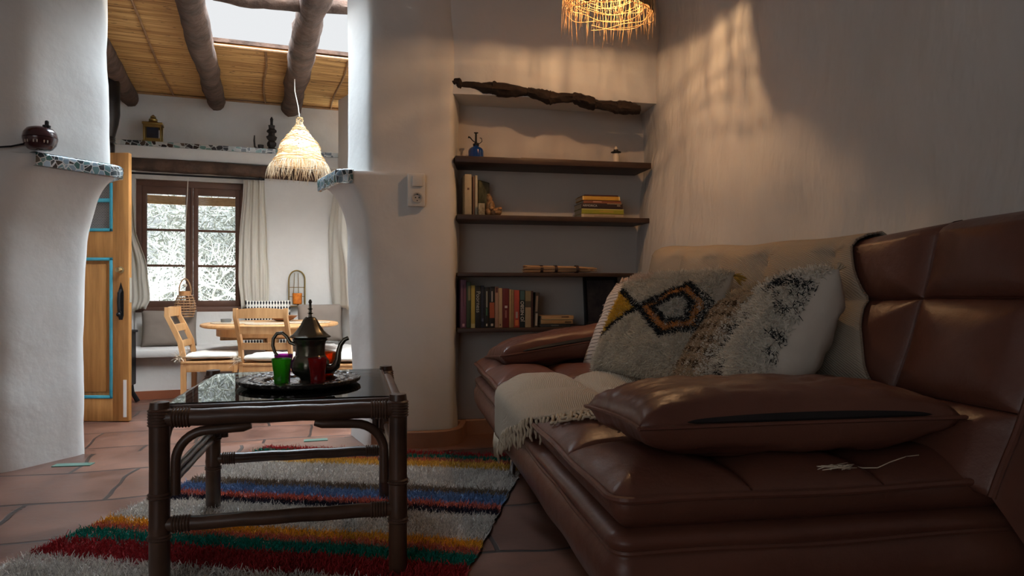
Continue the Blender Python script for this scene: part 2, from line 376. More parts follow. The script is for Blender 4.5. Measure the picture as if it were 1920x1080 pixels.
def reed_panel(s0, s1, t0, t1):
    """corrugated sheet of canes lying along s"""
    root = st3(s0, t0, 2.67); mb = MB(); n = int((t1-t0)/.016)*4; 
    def fn(i, j):
        y = (t1-t0)*i/n; x = (s1-s0)*j/6
        return (x, y, -.006*abs(math.sin(math.pi*y/.016))+nz((x, y*.5, 0), 1.5)*.01)
    mb.grid(fn, n+1, 7); k = len(mb.v)
    o = struct(mb, 'ceiling_reeds', M_REED, recalc=False, auto=80); o.location = root; o.rotation_euler = (0, 0, ANG_D)
    mb = MB(); mb.box(((s1-s0)/2, (t1-t0)/2, .028), (s1-s0, t1-t0, .03)); c = struct(mb, 'ceiling_roof', M_LOG, parent=o, smooth=False)
SK = (-.36, 1.05, 3.30, 5.745)                  # skylight s0 s1 t0 t1
reed_panel(-2.4, SK[0], 3.0, TU+.1); reed_panel(SK[0], 1.62, SK[3], TU+.1); reed_panel(SK[1], 1.62, 2.6, SK[3])
reed_panel(SK[0], SK[1], 2.6, SK[2])
mb = MB()
def cane(s0, t0, s1, t1, z=2.652, r=.009):
    mb_ = MB(); P = []
    for k in range(9):
        a = k/8; p = st3(s0+(s1-s0)*a+.012*math.sin(a*7+s0*9), t0+(t1-t0)*a, z); P.append(p)
    mb_.tube(P, r, 8); return mb_
for i, s in enumerate((-1.75, -.80, .02, .66)):
    struct(cane(s, 3.2 if s < -.4 else SK[3], s, TU-.02), 'trim_ceiling_cane', MATS['pine'] if 0 else mat('cane_batten', (.42, .24, .11), .6, noise_=(8, (.2, .1, .05), .7)))
struct(cane(-2.3, TU-.015, 2.2, TU-.015, 2.65, .012), 'trim_ceiling_cane', MATS['cane_batten'])
struct(cane(SK[0], SK[3], SK[1], SK[3], 2.655, .012), 'trim_ceiling_cane', MATS['cane_batten'])
# ---- round timber beams
def log(name, a, b, r0, r1, seed, label, cat='beam', amp=.16, n=14, m=40, mat_=None, bend=.02, group=None):
    a, b = Vector(a), Vector(b); mb = MB(); T = (b-a).normalized(); N = T.orthogonal().normalized(); B = T.cross(N); L = (b-a).length
    def fn(i, k):
        u = i/(m-1); c = a.lerp(b, u)+N*bend*math.sin(u*5+seed)+B*bend*math.cos(u*4+seed*2)
        an = 2*math.pi*k/n; r = r0+(r1-r0)*u
        r *= 1+amp*noise.noise(Vector((u*L*3.2+seed, math.cos(an)*.9, math.sin(an)*.9)))+amp*.5*noise.noise(Vector((u*L*11+seed, math.cos(an)*2, math.sin(an)*2)))
        if i == 0 or i == m-1: r *= .86
        return c+(N*math.cos(an)+B*math.sin(an))*r
    mb.grid(fn, m, n, closed_v=True); mb.f.append(tuple(range(n))[::-1]); mb.f.append(tuple((m-1)*n+k for k in range(n)))
    o = mb.build(name, mat_ or M_LOG, auto=60); tag(o, label, cat, group); return o
gb = 'round timber beams under the reed ceiling'
log('ceiling_beam', st3(-1.14, TU-.04, 2.575), st3(-1.14, 3.3, 2.575), .075, .085, 2, 'dark round ceiling beam leftmost, above the stove pipe', group=gb)
log('ceiling_beam', st3(-.42, TU-.09, 2.565), st3(-.40, 3.0, 2.59), .082, .095, 5, 'knotty round ceiling beam at the left edge of the skylight', group=gb, amp=.2)
log('ceiling_beam', st3(.27, TU-.12, 2.555), st3(.31, 3.0, 2.59), .092, .098, 11, 'thick round beam crossing the skylight above the straw pendant lamp', group=gb, amp=.26)
log('ceiling_beam', st3(-.30, 4.42, 2.585), st3(1.05, 4.50, 2.53), .05, .042, 17, 'short bent cross beam spanning the skylight opening at the top', 'beam', amp=.35, bend=.03)
# ---- log lintels
log('log_lintel', st3(-1.20, TW-.02, 1.935), st3(.55, TW-.02, 1.905), .062, .055, 21, 'long dark log lintel above the dining room window', 'lintel', amp=.14)
M_LINTEL = mat('old_lintel', (.034, .019, .013), .85, noise_=(5, (.03, .018, .012), .9, (1, 3, 3)), bump=(16, .9, .02))
def niche_log():
    mb = MB(); m, n = 90, 18
    P = [(-.355, 3.60, 1.872), (-.26, 3.60, 1.852), (-.1, 3.60, 1.835), (.08, 3.63, 1.825), (.2, 3.65, 1.80), (.32, 3.67, 1.805), (.44, 3.69, 1.78), (.56, 3.71, 1.765), (.69, 3.735, 1.76)]
    def fn(i, k):
        u = i/(m-1)*(len(P)-1); j = min(int(u), len(P)-2); f = u-j; c = Vector(P[j]).lerp(Vector(P[j+1]), f*f*(3-2*f))
        an = 2*math.pi*k/n; r = .027+.005*math.sin(i*.33); r *= min(1, .25+i*.10) if i < 8 else 1
        r *= 1+.42*noise.noise(Vector((i*.28, math.cos(an)*1.6, math.sin(an)*1.6)))+.22*noise.noise(Vector((i*.9, math.cos(an)*3, math.sin(an)*3)))
        if i == m-1: r *= .8
        return c+Vector((0, math.cos(an)*r*1.5, math.sin(an)*r))
    mb.grid(fn, m, n, closed_v=True); mb.f.append(tuple(range(n))[::-1]); mb.f.append(tuple((m-1)*n+k for k in range(n)))
    tag(mb.build('log_lintel', M_LINTEL, auto=50), 'gnarled dark branch lintel over the book niche', 'lintel')
niche_log()
# ---- mosaic edges (broken tile and mirror)
def mosaic_mat(name, cols, rough=.12, scale=28):
    m = mat(name, cols[0], rough, spec=.8); t, b = nodes(m)
    tcn = t.nodes.new('ShaderNodeTexCoord')
    v = t.nodes.new('ShaderNodeTexVoronoi'); v.inputs['Scale'].default_value = scale; t.links.new(tcn.outputs['Object'], v.inputs['Vector'])
    v2 = t.nodes.new('ShaderNodeTexVoronoi'); v2.feature = 'DISTANCE_TO_EDGE'; v2.inputs['Scale'].default_value = scale; t.links.new(tcn.outputs['Object'], v2.inputs['Vector'])
    sp = t.nodes.new('ShaderNodeSeparateColor'); t.links.new(v.outputs['Color'], sp.inputs[0])
    rp = t.nodes.new('ShaderNodeValToRGB'); rp.color_ramp.interpolation = 'CONSTANT'; e = rp.color_ramp.elements; e[0].color = (*cols[0], 1); e[0].position = 0
    e[1].position = 1/len(cols); e[1].color = (*cols[1], 1)
    for i in range(2, len(cols)): x = e.new(i/len(cols)); x.color = (*cols[i], 1)
    t.links.new(sp.outputs[0], rp.inputs[0])
    ed = t.nodes.new('ShaderNodeMath'); ed.operation = 'LESS_THAN'; ed.inputs[1].default_value = .05; t.links.new(v2.outputs[0], ed.inputs[0])
    mx = t.nodes.new('ShaderNodeMix'); mx.data_type = 'RGBA'; mx.inputs['B'].default_value = (.42, .43, .42, 1); t.links.new(ed.outputs[0], mx.inputs['Factor']); t.links.new(rp.outputs[0], mx.inputs['A']); t.links.new(mx.outputs['Result'], b.inputs['Base Color'])
    return m
M_MOS = mosaic_mat('mosaic_green', [(.02, .03, .035), (.16, .22, .26), (.03, .09, .085), (.24, .32, .38), (.01, .015, .02), (.09, .17, .18)], scale=36)
M_MOS2 = mosaic_mat('mosaic_dark', [(.015, .015, .02), (.34, .35, .33), (.05, .03, .02), (.10, .19, .17), (.40, .39, .37), (.03, .03, .03)], scale=24)
def edging(name, path, mat_, w=.045, r=.012):
    """tile strip bent over a ledge's rim: path of (x,y,z,nx,ny) with outward normals"""
    mb = MB(); prof = [(-.05, .004), (-.02, .008), (.0, .008), (.008, .0), (.009, -.02), (.007, -w), (-.01, -w-.003)]
    mb.grid(lambda i, j: (path[i][0]+path[i][3]*prof[j][0], path[i][1]+path[i][4]*prof[j][0], path[i][2]+prof[j][1]), len(path), len(prof))
    return struct(mb, name, mat_, recalc=False, auto=60)
def rim_path(poly, pdir, seed, amp, lim, z=LEDGE, e=.148):
    pl = resample(chaikin([Vector(p) for p in poly], 2, False, lim), .02, False); out = []
    for i, p in enumerate(pl):
        d = pl[min(i+1, len(pl)-1)].xy-pl[max(i-1, 0)].xy; d.normalize()
        out.append((p.x+pdir[0]*p.z*e, p.y+pdir[1]*p.z*e, z, d.y, -d.x))
    return out
edging('trim_mosaic_ledge_left', rim_path([(-2.20, 2.98, .9), (-2.03, 3.36, 1), (-2.18, 3.50, .9)], (.97, .2), 1, 0, .04), M_MOS, .05)
edging('trim_mosaic_ledge_right', rim_path([(-.78, 3.72, 1), (-.905, 3.80, 1), (-.72, 3.47, 1), (-.66, 3.478, .9)][1:], (-.98, -.2), 4, 0, .018), M_MOS, .06)
mb = MB(); slab(mb, -1.27, .9, TW-.062, TW+.1, 2.13, 2.142); slab(mb, -1.27, .9, TW-.066, TW-.045, 2.098, 2.143); struct(mb, 'trim_mosaic_shelf', M_MOS2, smooth=False)
# ---- terracotta skirting round the pier and in the niche
M_SKIRT = mat('skirting_tile', (.36, .19, .115), .5, noise_=(5, (.25, .12, .075), .8))
def skirt(name, pts, h=.082, th=.016):
    pl = resample(chaikin([Vector((*p, 0)) for p in pts], 2, False, .05), .03, False); mb = MB()
    prof = [(-.01, 0), (th, 0), (th, h-.006), (th-.006, h), (-.01, h)]
    def fn(i, j):
        p = pl[i]; d = pl[min(i+1, len(pl)-1)].xy-pl[max(i-1, 0)].xy; d.normalize()
        return (p.x+d.y*prof[j][0], p.y-d.x*prof[j][0], prof[j][1])
    mb.grid(fn, len(pl), 5); return struct(mb, name, M_SKIRT, auto=40)
skirt('baseboard_pier', [(-.70, 3.455), (-.45, 3.475), (-.275, 3.535), (-.26, 3.9)])
skirt('baseboard_niche', [(-.30, 3.79), (.2, 3.885), (.78, 4.0)])
# small turquoise insets in the floor
for i, (x, y, w, l, a) in enumerate(((-1.98, 3.13, .16, .05, .15), (-1.03, 3.64, .12, .05, .3))):
    mb = MB(); mb.box((x, y, .001), (w, l, .006), a); struct(mb, 'floor_inset_tile', mat('turquoise_tile', (.09, .20, .16), .3))
# ================================================================== DINING ROOM
# ---- window_1: two casements of three panes, in the recess
def win_frame():
    T = TW+.10; root = st3((WIN[0]+WIN[1])/2, T, WIN[2]); hw = (WIN[1]-WIN[0])/2; H = WIN[3]-WIN[2]
    r = thing('window_1', None, None, root, ANG_D); r['kind'] = 'structure'
    mb = MB()
    for x in (-hw+.02, hw-.02): mb.box((x, 0, H/2), (.05, .07, H), bev=.004)
    mb.box((0, 0, H-.03), (2*hw, .07, .06), bev=.004); mb.box((0, -.02, .02), (2*hw+.04, .12, .05), bev=.004)
    mb.build('window_frame', M_FRAME, r)
    for sg in (-1, 1):
        x0, x1 = (-hw+.045, -.012) if sg < 0 else (.012, hw-.045)
        mb = MB()
        sw = .042
        mb.box((x0+sw/2, -.01, H/2-.01), (sw, .045, H-.10), bev=.004); mb.box((x1-sw/2, -.01, H/2-.01), (sw, .045, H-.10), bev=.004)
        mb.box(((x0+x1)/2, -.01, H-.095), (x1-x0, .044, .07), bev=.004); mb.box(((x0+x1)/2, -.01, .075), (x1-x0, .044, .06), bev=.004)
        for k in (1, 2): mb.box(((x0+x1)/2, -.01, .10+(H-.23)*k/3), (x1-x0, .034, .022), bev=.003)
        c = mb.build('casement', M_FRAME, r)
        for k in range(3):
            mb = MB(); mb.box(((x0+x1)/2, 0, .10+(H-.23)*(k+.5)/3), (x1-x0-2*sw+.01, .004, (H-.23)/3-.01)); mb.build('pane', M_GLASS, c, smooth=False)
    mb = MB(); mb.box((0, -.035, H/2), (.022, .02, H-.12), bev=.004); mb.build('cover_strip', M_FRAME, r)
win_frame()
w2 = thing('window_2', None, None, (0, 0, 0)); w2['kind'] = 'structure'
_a, _b = Vector((CR[0]+.13, CR[1]-.02)), Vector((-.42, 5.2)); _L = (_b-_a).length; _an = math.atan2((_b-_a).y, (_b-_a).x)
_c = _a.lerp(_b, .8/_L); w2.location = (_c.x, _c.y, .7); w2.rotation_euler = (0, 0, _an)
mb = MB()
for x in (-.42, 0, .42): mb.box((x, 0, .575), (.06, .05, 1.15), bev=.004)
for z in (.03, .4, .76, 1.12): mb.box((0, 0, z), (.9, .045, .05), bev=.004)
mb.build('window_frame', M_FRAME, w2)
mb = MB(); mb.box((0, .01, .575), (.84, .004, 1.1)); mb.build('pane', M_GLASS, w2, smooth=False)
portal('side_window_portal', (_c.x+.12, _c.y+.05, 1.28), .9, 1.15, (-.8, -.6, 0))
_wc = st3((WIN[0]+WIN[1])/2, TW+.30, (WIN[2]+WIN[3])/2); portal('window_portal', _wc, .95, 1.25, (AM[1], -AM[0], 0))
# reed blind rolled down over the top of the panes, outside
mb = MB()
for k in range(7): mb.tube([st3(WIN[0]-.1, TW+.38, 1.70-.012*k), st3((WIN[0]+WIN[1])/2, TW+.38, 1.695-.012*k), st3(WIN[1]+.1, TW+.38, 1.70-.012*k)], .0065, 6)
tag(mb.build('reed_blind', mat('blind_reed', (.60, .36, .18), .7, noise_=(30, (.4, .22, .1), .6))), 'tan reed blind hanging outside the top of the window panes', 'blind')
# bare trees outside
M_BRANCH = mat('bare_branch', (.66, .63, .58), .9, noise_=(5, (.45, .43, .38), .8))
def tree(x, y, h, seed, label):
    rg = random.Random(seed); mb = MB()
    def grow(p, d, L, r, lev):
        pts = [p]; dd = d.copy()
        for k in range(5):
            dd = (dd+Vector((rg.uniform(-.35, .35), rg.uniform(-.35, .35), rg.uniform(-.25, .3)))).normalized(); pts.append(pts[-1]+dd*L/5)
        mb.tube(pts, [r*(1-.12*k) for k in range(6)], 5 if lev else 8, cap=False)
        if lev < 4:
            for _ in range(4 if lev < 3 else 3):
                q = pts[rg.randint(2, 5)]; nd = (dd+Vector((rg.uniform(-1, 1), rg.uniform(-1, 1), rg.uniform(-.7, .8)))).normalized()
                grow(q, nd, L*.72, r*.52, lev+1)
    grow(Vector((0, 0, 0)), Vector((.1, 0, 1)), h, .05, 0)
    o = mb.build('bare_tree', M_BRANCH, recalc=False, auto=0); o.location = (x, y, -.4)
    tag(o, label, 'tree', 'bare trees outside the window')
tree(-4.5, 9.2, .95, 3, 'pale bare tree tangle outside the left window panes')
tree(-3.5, 9.0, .9, 8, 'pale bare tree tangle outside the right window panes')
tree(-4.1, 10.2, 1.1, 14, 'pale bare tree behind, outside the middle of the window')
tree(-5.3, 10.4, 1.2, 23, 'pale bare tree furthest behind, outside the window')
def bush(x, y, w_, h_, seed, label):
    rg = np.random.default_rng(seed); N = 7000; a = rg.uniform(0, 6.28, N); q = rg.random(N)**.5; P = np.stack([w_*q*np.cos(a), .35*q*np.sin(a), h_*rg.random(N)], 1)
    V, F = strands(P, rg.normal(size=(N, 3)), rg.uniform(.05, .12, N), .012, rg, .6); o = fast_mesh('pale_shrub', V, F, mat('pale_leaf', (.19, .19, .16), .9, noise_=(4, (.33, .32, .29), .8))); o.location = (x, y, -.4); tag(o, label, 'shrub')
bush(-4.15, 9.75, 1.1, 2.5, 41, 'pale grey green shrub behind the bare trees, left half of the window'); bush(-3.0, 9.6, .9, 2.4, 42, 'pale grey green shrub behind the bare trees, right half of the window')
tree(-3.9, 8.7, .85, 31, 'pale bare tree closest outside the middle window bar')
tree(-4.9, 8.9, .95, 37, 'pale bare tree tangle near outside, left edge of the window')
mb = MB(); mb.box((-4, 10.6, -.45), (14, 6, .1)); struct(mb, 'ground', mat('dry_ground', (.52, .5, .44), .95, noise_=(2, (.40, .42, .30), .9)), smooth=False)
# ---- rod and curtains
zr = 1.845
mb = MB(); mb.tube([st3(-1.22, TW-.06, zr), st3(.02, TW-.06, zr)], .009, 10)
rod = mb.build('curtain_rod', M_BLACK); tag(rod, 'thin dark curtain rod above the dining room window', 'curtain rod')
for s in (-1.17, -.02):
    mb = MB(); mb.box(st3(s, TW-.033, zr), (.02, .07, .035), ANG_D, bev=.004); mb.build('bracket', M_BLACK, rod)
M_CURT = mat('linen_curtain', (.80, .77, .70), .9, spec=.1, translucent=.42, bump=(90, .15, .003))
M_SHEER = mat('sheer_curtain', (.86, .84, .79), .9, spec=.1, translucent=.6)
def curtain(name, A, label, out, mt, z1=zr, w0=.13):
    """A: list of (z, left, right) in s; out = t of the plane"""
    mb = MB(); nu, nv = 49, 34
    def lr(z):
        for (za, la, ra), (zb, lb, rb) in zip(A, A[1:]):
            if zb <= z <= za: f = (za-z)/(za-zb); f = f*f*(3-2*f); return la+(lb-la)*f, ra+(rb-ra)*f
        return A[-1][1:]
    def fn(i, j):
        z = A[0][0]+(A[-1][0]-A[0][0])*j/(nv-1); l, r = lr(z); u = i/(nu-1)
        d = .016*math.sin(u*22+.6*math.sin(j*.15))*(1-.25*j/nv)+.008*math.sin(u*47+j*.1)
        q = out(l+(r-l)*u, d); return (q[0], q[1], z+(.012*math.sin(u*9) if j == nv-1 else 0))
    mb.grid(fn, nu, nv); o = mb.build(name, mt, recalc=False, auto=0); tag(o, label, 'curtain')
    m = o.modifiers.new('thick', 'SOLIDIFY'); m.thickness = .0016
    return o
outw = lambda s, d: st(s, TW-.075+d)
curtain('curtain', [(1.84, -1.24, -1.13), (1.4, -1.26, -1.09), (.95, -1.25, -.985), (.70, -1.25, -.965), (.60, -1.25, -1.0)], 'pale linen curtain left of the window, nearest the wooden door', outw, M_CURT)
curtain('curtain', [(1.83, -.17, .02), (1.2, -.21, .045), (.9, -.215, .06), (.60, -.19, .06)], 'pale linen curtain gathered at the right side of the window', outw, M_CURT)
def outr(s, d):
    u = _a.lerp(_b, s/_L); n = Vector((-(_b-_a).y, (_b-_a).x)).normalized(); n = -n if n.x > 0 else n
    return (u.x+n.x*(.16+d), u.y+n.y*(.16+d))
curtain('curtain', [(1.9, .1, .5), (1.3, -.06, .8), (.95, -.08, 1.2), (.6, -.02, 1.2)], 'sunlit white sheer curtain on the dining room side wall', outr, M_SHEER)
# ---- L-shaped plastered bench
zb = .268
mb = MB()
TB = 7.06*AM[0]
def bench():
    r = thing('plaster_bench', 'white plastered built-in bench along the dining room window wall', 'bench', st3(-.9, TB+.1, -.17))
    ro = Vector(r.location)
    def sl(mb, s0, s1, t0, t1, z0, z1, bev=.012): mb.box(st3((s0+s1)/2, (t0+t1)/2, (z0+z1)/2)-ro, (s1-s0, t1-t0, z1-z0), ANG_D, bev=bev)
    mb = MB(); sl(mb, -1.16, .665, TB, TW-.002, zb-.07, zb, .02); mb.build('seat_slab', M_PLASTER, r)
    mb = MB(); sl(mb, -1.16, -1.09, TB+.005, TW-.004, -.17, zb-.068); mb.build('bench_leg', M_PLASTER, r)
    mb = MB(); sl(mb, -1.10, .66, TB+.10, TW-.006, -.17, zb-.068, 0); mb.build('recessed_panel', M_PLASTER, r)
    mb = MB(); sl(mb, -1.09, .66, TB+.085, TB+.102, -.168, -.095, 0); mb.build('tile_skirting', mat('skirting_rust', (.30, .10, .05), .5), r, smooth=False)
bench()
def bench2():
    mb = MB(); n = Vector((-(_b-_a).y, (_b-_a).x)).normalized(); n = -n if n.x > 0 else n
    c = _a.lerp(_b, .85/_L)+n*.30
    mb.box((c.x, c.y, (zb-.17)/2), (1.1, .36, zb+.168), _an, bev=.02)
    tag(mb.build('plaster_bench', M_PLASTER), 'short white plastered bench under the sunlit side curtain', 'bench')
bench2()
# ---- cushions (soft squares)
def cushion_mesh(w, h, th, n=22, puff=.5, seed=0, wr=.006, sag=0, pinch=.07):
    mb = MB()
    def P(u, v, side):
        # outline slightly concave between the corners
        x = u*w/2*(1-pinch*(1-v*v)*.5*(abs(u)**3)); y = v*h/2*(1-pinch*(1-u*u)*.5*(abs(v)**3))
        e = max(0, (1-u**4)*(1-v**4))**puff
        z = side*th/2*e
        z += wr*noise.noise(Vector((u*3+seed, v*3, side)))*min(1, e*3)+wr*.5*noise.noise(Vector((u*8+seed, v*8, side)))*min(1, e*2)
        y -= sag*(1-u*u)*(v > 0)*v*.5
        return (x, y, z)
    for side in (1, -1):
        mb.grid(lambda i, j: P(2*i/(n-1)-1, 2*j/(n-1)-1, side), n, n)
    return mb, P
def frame3(C, ux, uy):
    ux = Vector(ux).normalized(); uy = Vector(uy); uy = (uy-ux*uy.dot(ux)).normalized(); uz = ux.cross(uy)
    return Matrix(((ux.x, uy.x, uz.x, C[0]), (ux.y, uy.y, uz.y, C[1]), (ux.z, uy.z, uz.z, C[2]), (0, 0, 0, 1)))
def cushion(name, label, C, ux, uy, w, h, th, mt, cat='cushion', seed=0, **k):
    mb, P = cushion_mesh(w, h, th, seed=seed, **k)
    o = mb.build(name, mt, merge=.0004, auto=0); o.matrix_world = frame3(C, ux, uy); tag(o, label, cat); return o, P
M_TAUPE = mat('taupe_linen', (.235, .195, .165), .95, spec=.15, bump=(160, .3, .002))
def pattern_mat():
    m = mat('diamond_weave', (.72, .70, .64), .9, spec=.1); t, b = nodes(m)
    tcn = t.nodes.new('ShaderNodeTexCoord'); mp = t.nodes.new('ShaderNodeMapping'); mp.inputs['Rotation'].default_value = (0, 0, 0); mp.inputs['Scale'].default_value = (38, 19, 1); t.links.new(tcn.outputs['Object'], mp.inputs[0])
    sp = t.nodes.new('ShaderNodeSeparateXYZ'); t.links.new(mp.outputs[0], sp.inputs[0])
    def mth(op, a, b_=None):
        n = t.nodes.new('ShaderNodeMath'); n.operation = op
        for i, v in enumerate((a, b_)):
            if v is None: continue
            if isinstance(v, (int, float)): n.inputs[i].default_value = v
            else: t.links.new(v, n.inputs[i])
        return n.outputs[0]
    fx = mth('ABSOLUTE', mth('SUBTRACT', mth('FRACT', sp.outputs['X']), .5)); fy = mth('ABSOLUTE', mth('SUBTRACT', mth('FRACT', sp.outputs['Y']), .5))
    d = mth('ADD', fx, mth('MULTIPLY', fy, .75)); g = mth('LESS_THAN', d, .36)
    x = t.nodes.new('ShaderNodeMix'); x.data_type = 'RGBA'; x.inputs['A'].default_value = (.72, .70, .64, 1); x.inputs['B'].default_value = (.015, .015, .02, 1); t.links.new(g, x.inputs['Factor']); t.links.new(x.outputs['Result'], b.inputs['Base Color'])
    return m
M_DIAM = pattern_mat()
UX = (AM[0], AM[1], 0)
cushion('cushion', 'large taupe cushion on the plaster bench beside the door', st3(-.80, TW-.13, zb+.165), UX, (.05, .12, 1), .46, .33, .11, M_TAUPE, seed=2)
cushion('cushion', 'black and white diamond patterned cushion behind the dining table', st3(.05, TW-.11, zb+.205), UX, (.03, .1, 1), .42, .42, .11, M_DIAM, seed=4)
cushion('cushion', 'taupe cushion in the right corner of the dining bench', st3(.52, TW-.30, zb+.20), UX, (.05, .14, 1), .42, .36, .12, M_TAUPE, seed=6)
# ---- door leaf (glazed top with net, turquoise mouldings)
def door():
    x1, x0, y = -2.775, -3.56, 5.04; H = 1.945; W_ = x1-x0
    r = thing('door_1', None, None, ((x0+x1)/2, y, -.165)); r['kind'] = 'structure'
    hw = W_/2; sw = .117
    mb = MB()
    for x in (-hw+sw/2, hw-sw/2): mb.box((x, 0, H/2), (sw, .042, H), bev=.004)
    for z0, z1 in ((0, .165), (1.185, 1.375), (1.785, H)): mb.box((0, 0, (z0+z1)/2), (2*(hw-sw)+.01, .040, z1-z0), bev=.003)
    mb.build('door_frame', M_DOORPINE, r)
    mb = MB(); mb.box((0, .004, .675), (2*(hw-sw), .016, 1.03)); mb.box((0, -.006, .675), (2*(hw-sw)-.10, .018, .93), bev=.008); mb.build('door_panel', M_DOORPINE, r)
    mb = MB(); e = .022
    for z0, z1 in ((.165, 1.185), (1.375, 1.785)):
        mb.box((-hw+sw+e/2, -.016, (z0+z1)/2), (e, .018, z1-z0), bev=.004); mb.box((hw-sw-e/2, -.016, (z0+z1)/2), (e, .018, z1-z0), bev=.004)
        mb.box((0, -.016, z0+e/2), (2*(hw-sw), .018, e), bev=.004); mb.box((0, -.016, z1-e/2), (2*(hw-sw), .018, e), bev=.004)
    mb.box((0, -.014, 1.60), (2*(hw-sw), .02, .028), bev=.004); mb.build('turquoise_moulding', M_TURQ, r)
    net = mat('door_net', (.16, .15, .15), .8); t, b = nodes(net)
    tcn = t.nodes.new('ShaderNodeTexCoord'); ck = t.nodes.new('ShaderNodeTexBrick'); ck.inputs['Scale'].default_value = 26; ck.inputs['Mortar Size'].default_value = .06; ck.inputs['Mortar Smooth'].default_value = .6
    ck.inputs['Color1'].default_value = (.13, .125, .13, 1); ck.inputs['Color2'].default_value = (.17, .16, .16, 1); ck.inputs['Mortar'].default_value = (.30, .28, .27, 1)
    mp = t.nodes.new('ShaderNodeMapping'); mp.inputs['Rotation'].default_value = (R(90), 0, 0); t.links.new(tcn.outputs['Object'], mp.inputs[0]); t.links.new(mp.outputs[0], ck.inputs['Vector']); t.links.new(ck.outputs[0], b.inputs['Base Color'])
    mb = MB(); mb.box((0, .002, 1.58), (2*(hw-sw), .006, .41)); mb.build('netted_pane', net, r, smooth=False)
    px = hw-.055
    mb = MB(); mb.lathe([(.0, .0), (.022, .0), (.024, .006), (.013, .010), (.010, .028), (.019, .040), (.016, .052), (0, .056)], (px, -.021, 1.095), 20, Matrix.Rotation(R(90), 4, 'X')); mb.build('door_knob', mat('brass', (.45, .34, .18), .3, metal=1), r)
    mb = MB(); mb.prism([(-.012, 0), (.012, 0), (.020, .03), (.020, .2), (.010, .235), (0, .27), (-.010, .235), (-.020, .2), (-.020, .03)], 0, .005, Matrix.Translation((px, -.021, .735)) @ Matrix.Rotation(R(90), 4, 'X'))
    mb.tube([(px, -.024, .78), (px, -.05, .80), (px, -.055, .865), (px, -.05, .93), (px, -.024, .95)], .010, 8)
    mb.lathe([(0, 0), (.014, .002), (.016, .012), (.010, .02), (0, .022)], (px, -.045, .775), 12, Matrix.Rotation(R(90), 4, 'X')); mb.build('door_handle', M_BLACK, r)
    mb = MB(); mb.box((hw-.026, -.022, .165), (.022, .006, .27)); mb.build('draught_strip', mat('white_paint', (.75, .73, .68), .6), r)
    mb = MB(); mb.box((hw+.002, 0, .95), (.004, .024, .18)); mb.build('lock_plate', mat('pale_metal', (.6, .58, .52), .4, metal=.7), r)
door()
# ---- stove and its pipe
def stove():
    r = thing('wood_stove', 'black iron wood stove on legs behind the door', 'stove', (-3.45, 5.70, -.17))
    mb = MB(); mb.box((0, 0, .375), (.50, .42, .45), bev=.012); mb.box((0, 0, .605), (.52, .44, .02), bev=.006); mb.build('stove_body', M_BLACK, r)
    mb = MB(); mb.box((-.02, -.217, .39), (.36, .018, .30), bev=.006); mb.build('stove_door', M_BLACK, r)
    for x in (-.2, .22):
        for y in (-.17, .17):
            mb = MB(); mb.tube([(x, y, .17), (x*1.05, y*1.05, .09), (x*1.22, y*1.15, .006)], [.022, .017, .02], 8); mb.build('stove_leg', M_BLACK, r)
    mb = MB(); mb.lathe([(.055, .612), (.055, 1.78), (.062, 2.11), (.062, 2.15), (.055, 2.16), (.06, 2.20), (.088, 2.32), (.10, 2.40), (.10, 2.66), (.085, 2.72), (.085, 2.84)], (.115, .0, 0), 24)
    for z in (2.17, 2.185, 2.20): mb.lathe([(.062, z), (.068, z+.006), (.062, z+.012)], (.115, 0, 0), 24)
    mb.build('stove_pipe', mat('pipe_iron', (.03, .024, .022), .35, metal=.7), r)
stove()
# ---- round pine table
def dining_table():
    r = thing('dining_table', 'round light pine dining table in the far room', 'table', (-2.05, 5.9, -.17))
    mb = MB(); mb.lathe([(0, .645), (.535, .645), (.552, .652), (.556, .66), (.552, .672), (.535, .677), (0, .677)], n=56); mb.build('tabletop', M_PINE, r)
    mb = MB(); mb.lathe([(.43, .645), (.43, .575), (.41, .575), (.41, .645)], n=48); mb.build('apron', M_PINE, r)
    mb = MB(); mb.box((0, 0, .56), (.80, .07, .05), R(20), bev=.006); mb.box((0, 0, .555), (.07, .80, .05), R(20), bev=.006); mb.build('top_brace', M_PINE, r)
    mb = MB(); mb.lathe([(.05, .08), (.075, .14), (.05, .22), (.062, .35), (.045, .45), (.07, .54)], n=24); mb.build('pedestal', M_PINE, r)
    for k in range(4):
        a = R(20+90*k); mb = MB(); pts = [(.03*math.cos(a), .03*math.sin(a), .16), (.2*math.cos(a), .2*math.sin(a), .11), (.38*math.cos(a), .38*math.sin(a), .03)]
        mb.tube(pts, [.035, .03, .028], 8); mb.build('foot', M_PINE, r)
dining_table()
ztab = .507
def placemat(x, y, label, w=.15):
    mb = MB(); mb.lathe([(0, 0), (w, 0), (w+.004, .003), (w, .007), (0, .007)], (0, 0, 0), 36); o = mb.build('placemat', mat('rush_mat', (.52, .42, .30), .9, noise_=(60, (.3, .24, .18), .8)), loc=(x, y, ztab+.0005)); tag(o, label, 'placemat')
placemat(-2.33, 5.78, 'round woven placemat at the left of the dining table, under the ashtray', .17)
placemat(-1.72, 5.85, 'round woven placemat at the right of the dining table', .18)
placemat(-2.0, 5.63, 'round woven placemat at the near edge of the dining table', .16)
mb = MB(); mb.lathe([(0, 0), (.04, 0), (.042, .028), (.036, .028), (.034, .008), (0, .008)], n=20); o = mb.build('ashtray', mat('grey_tin', (.25, .27, .28), .35, metal=.6), loc=(-2.38, 5.77, ztab+.008)); tag(o, 'small grey tin ashtray on the left placemat', 'ashtray')
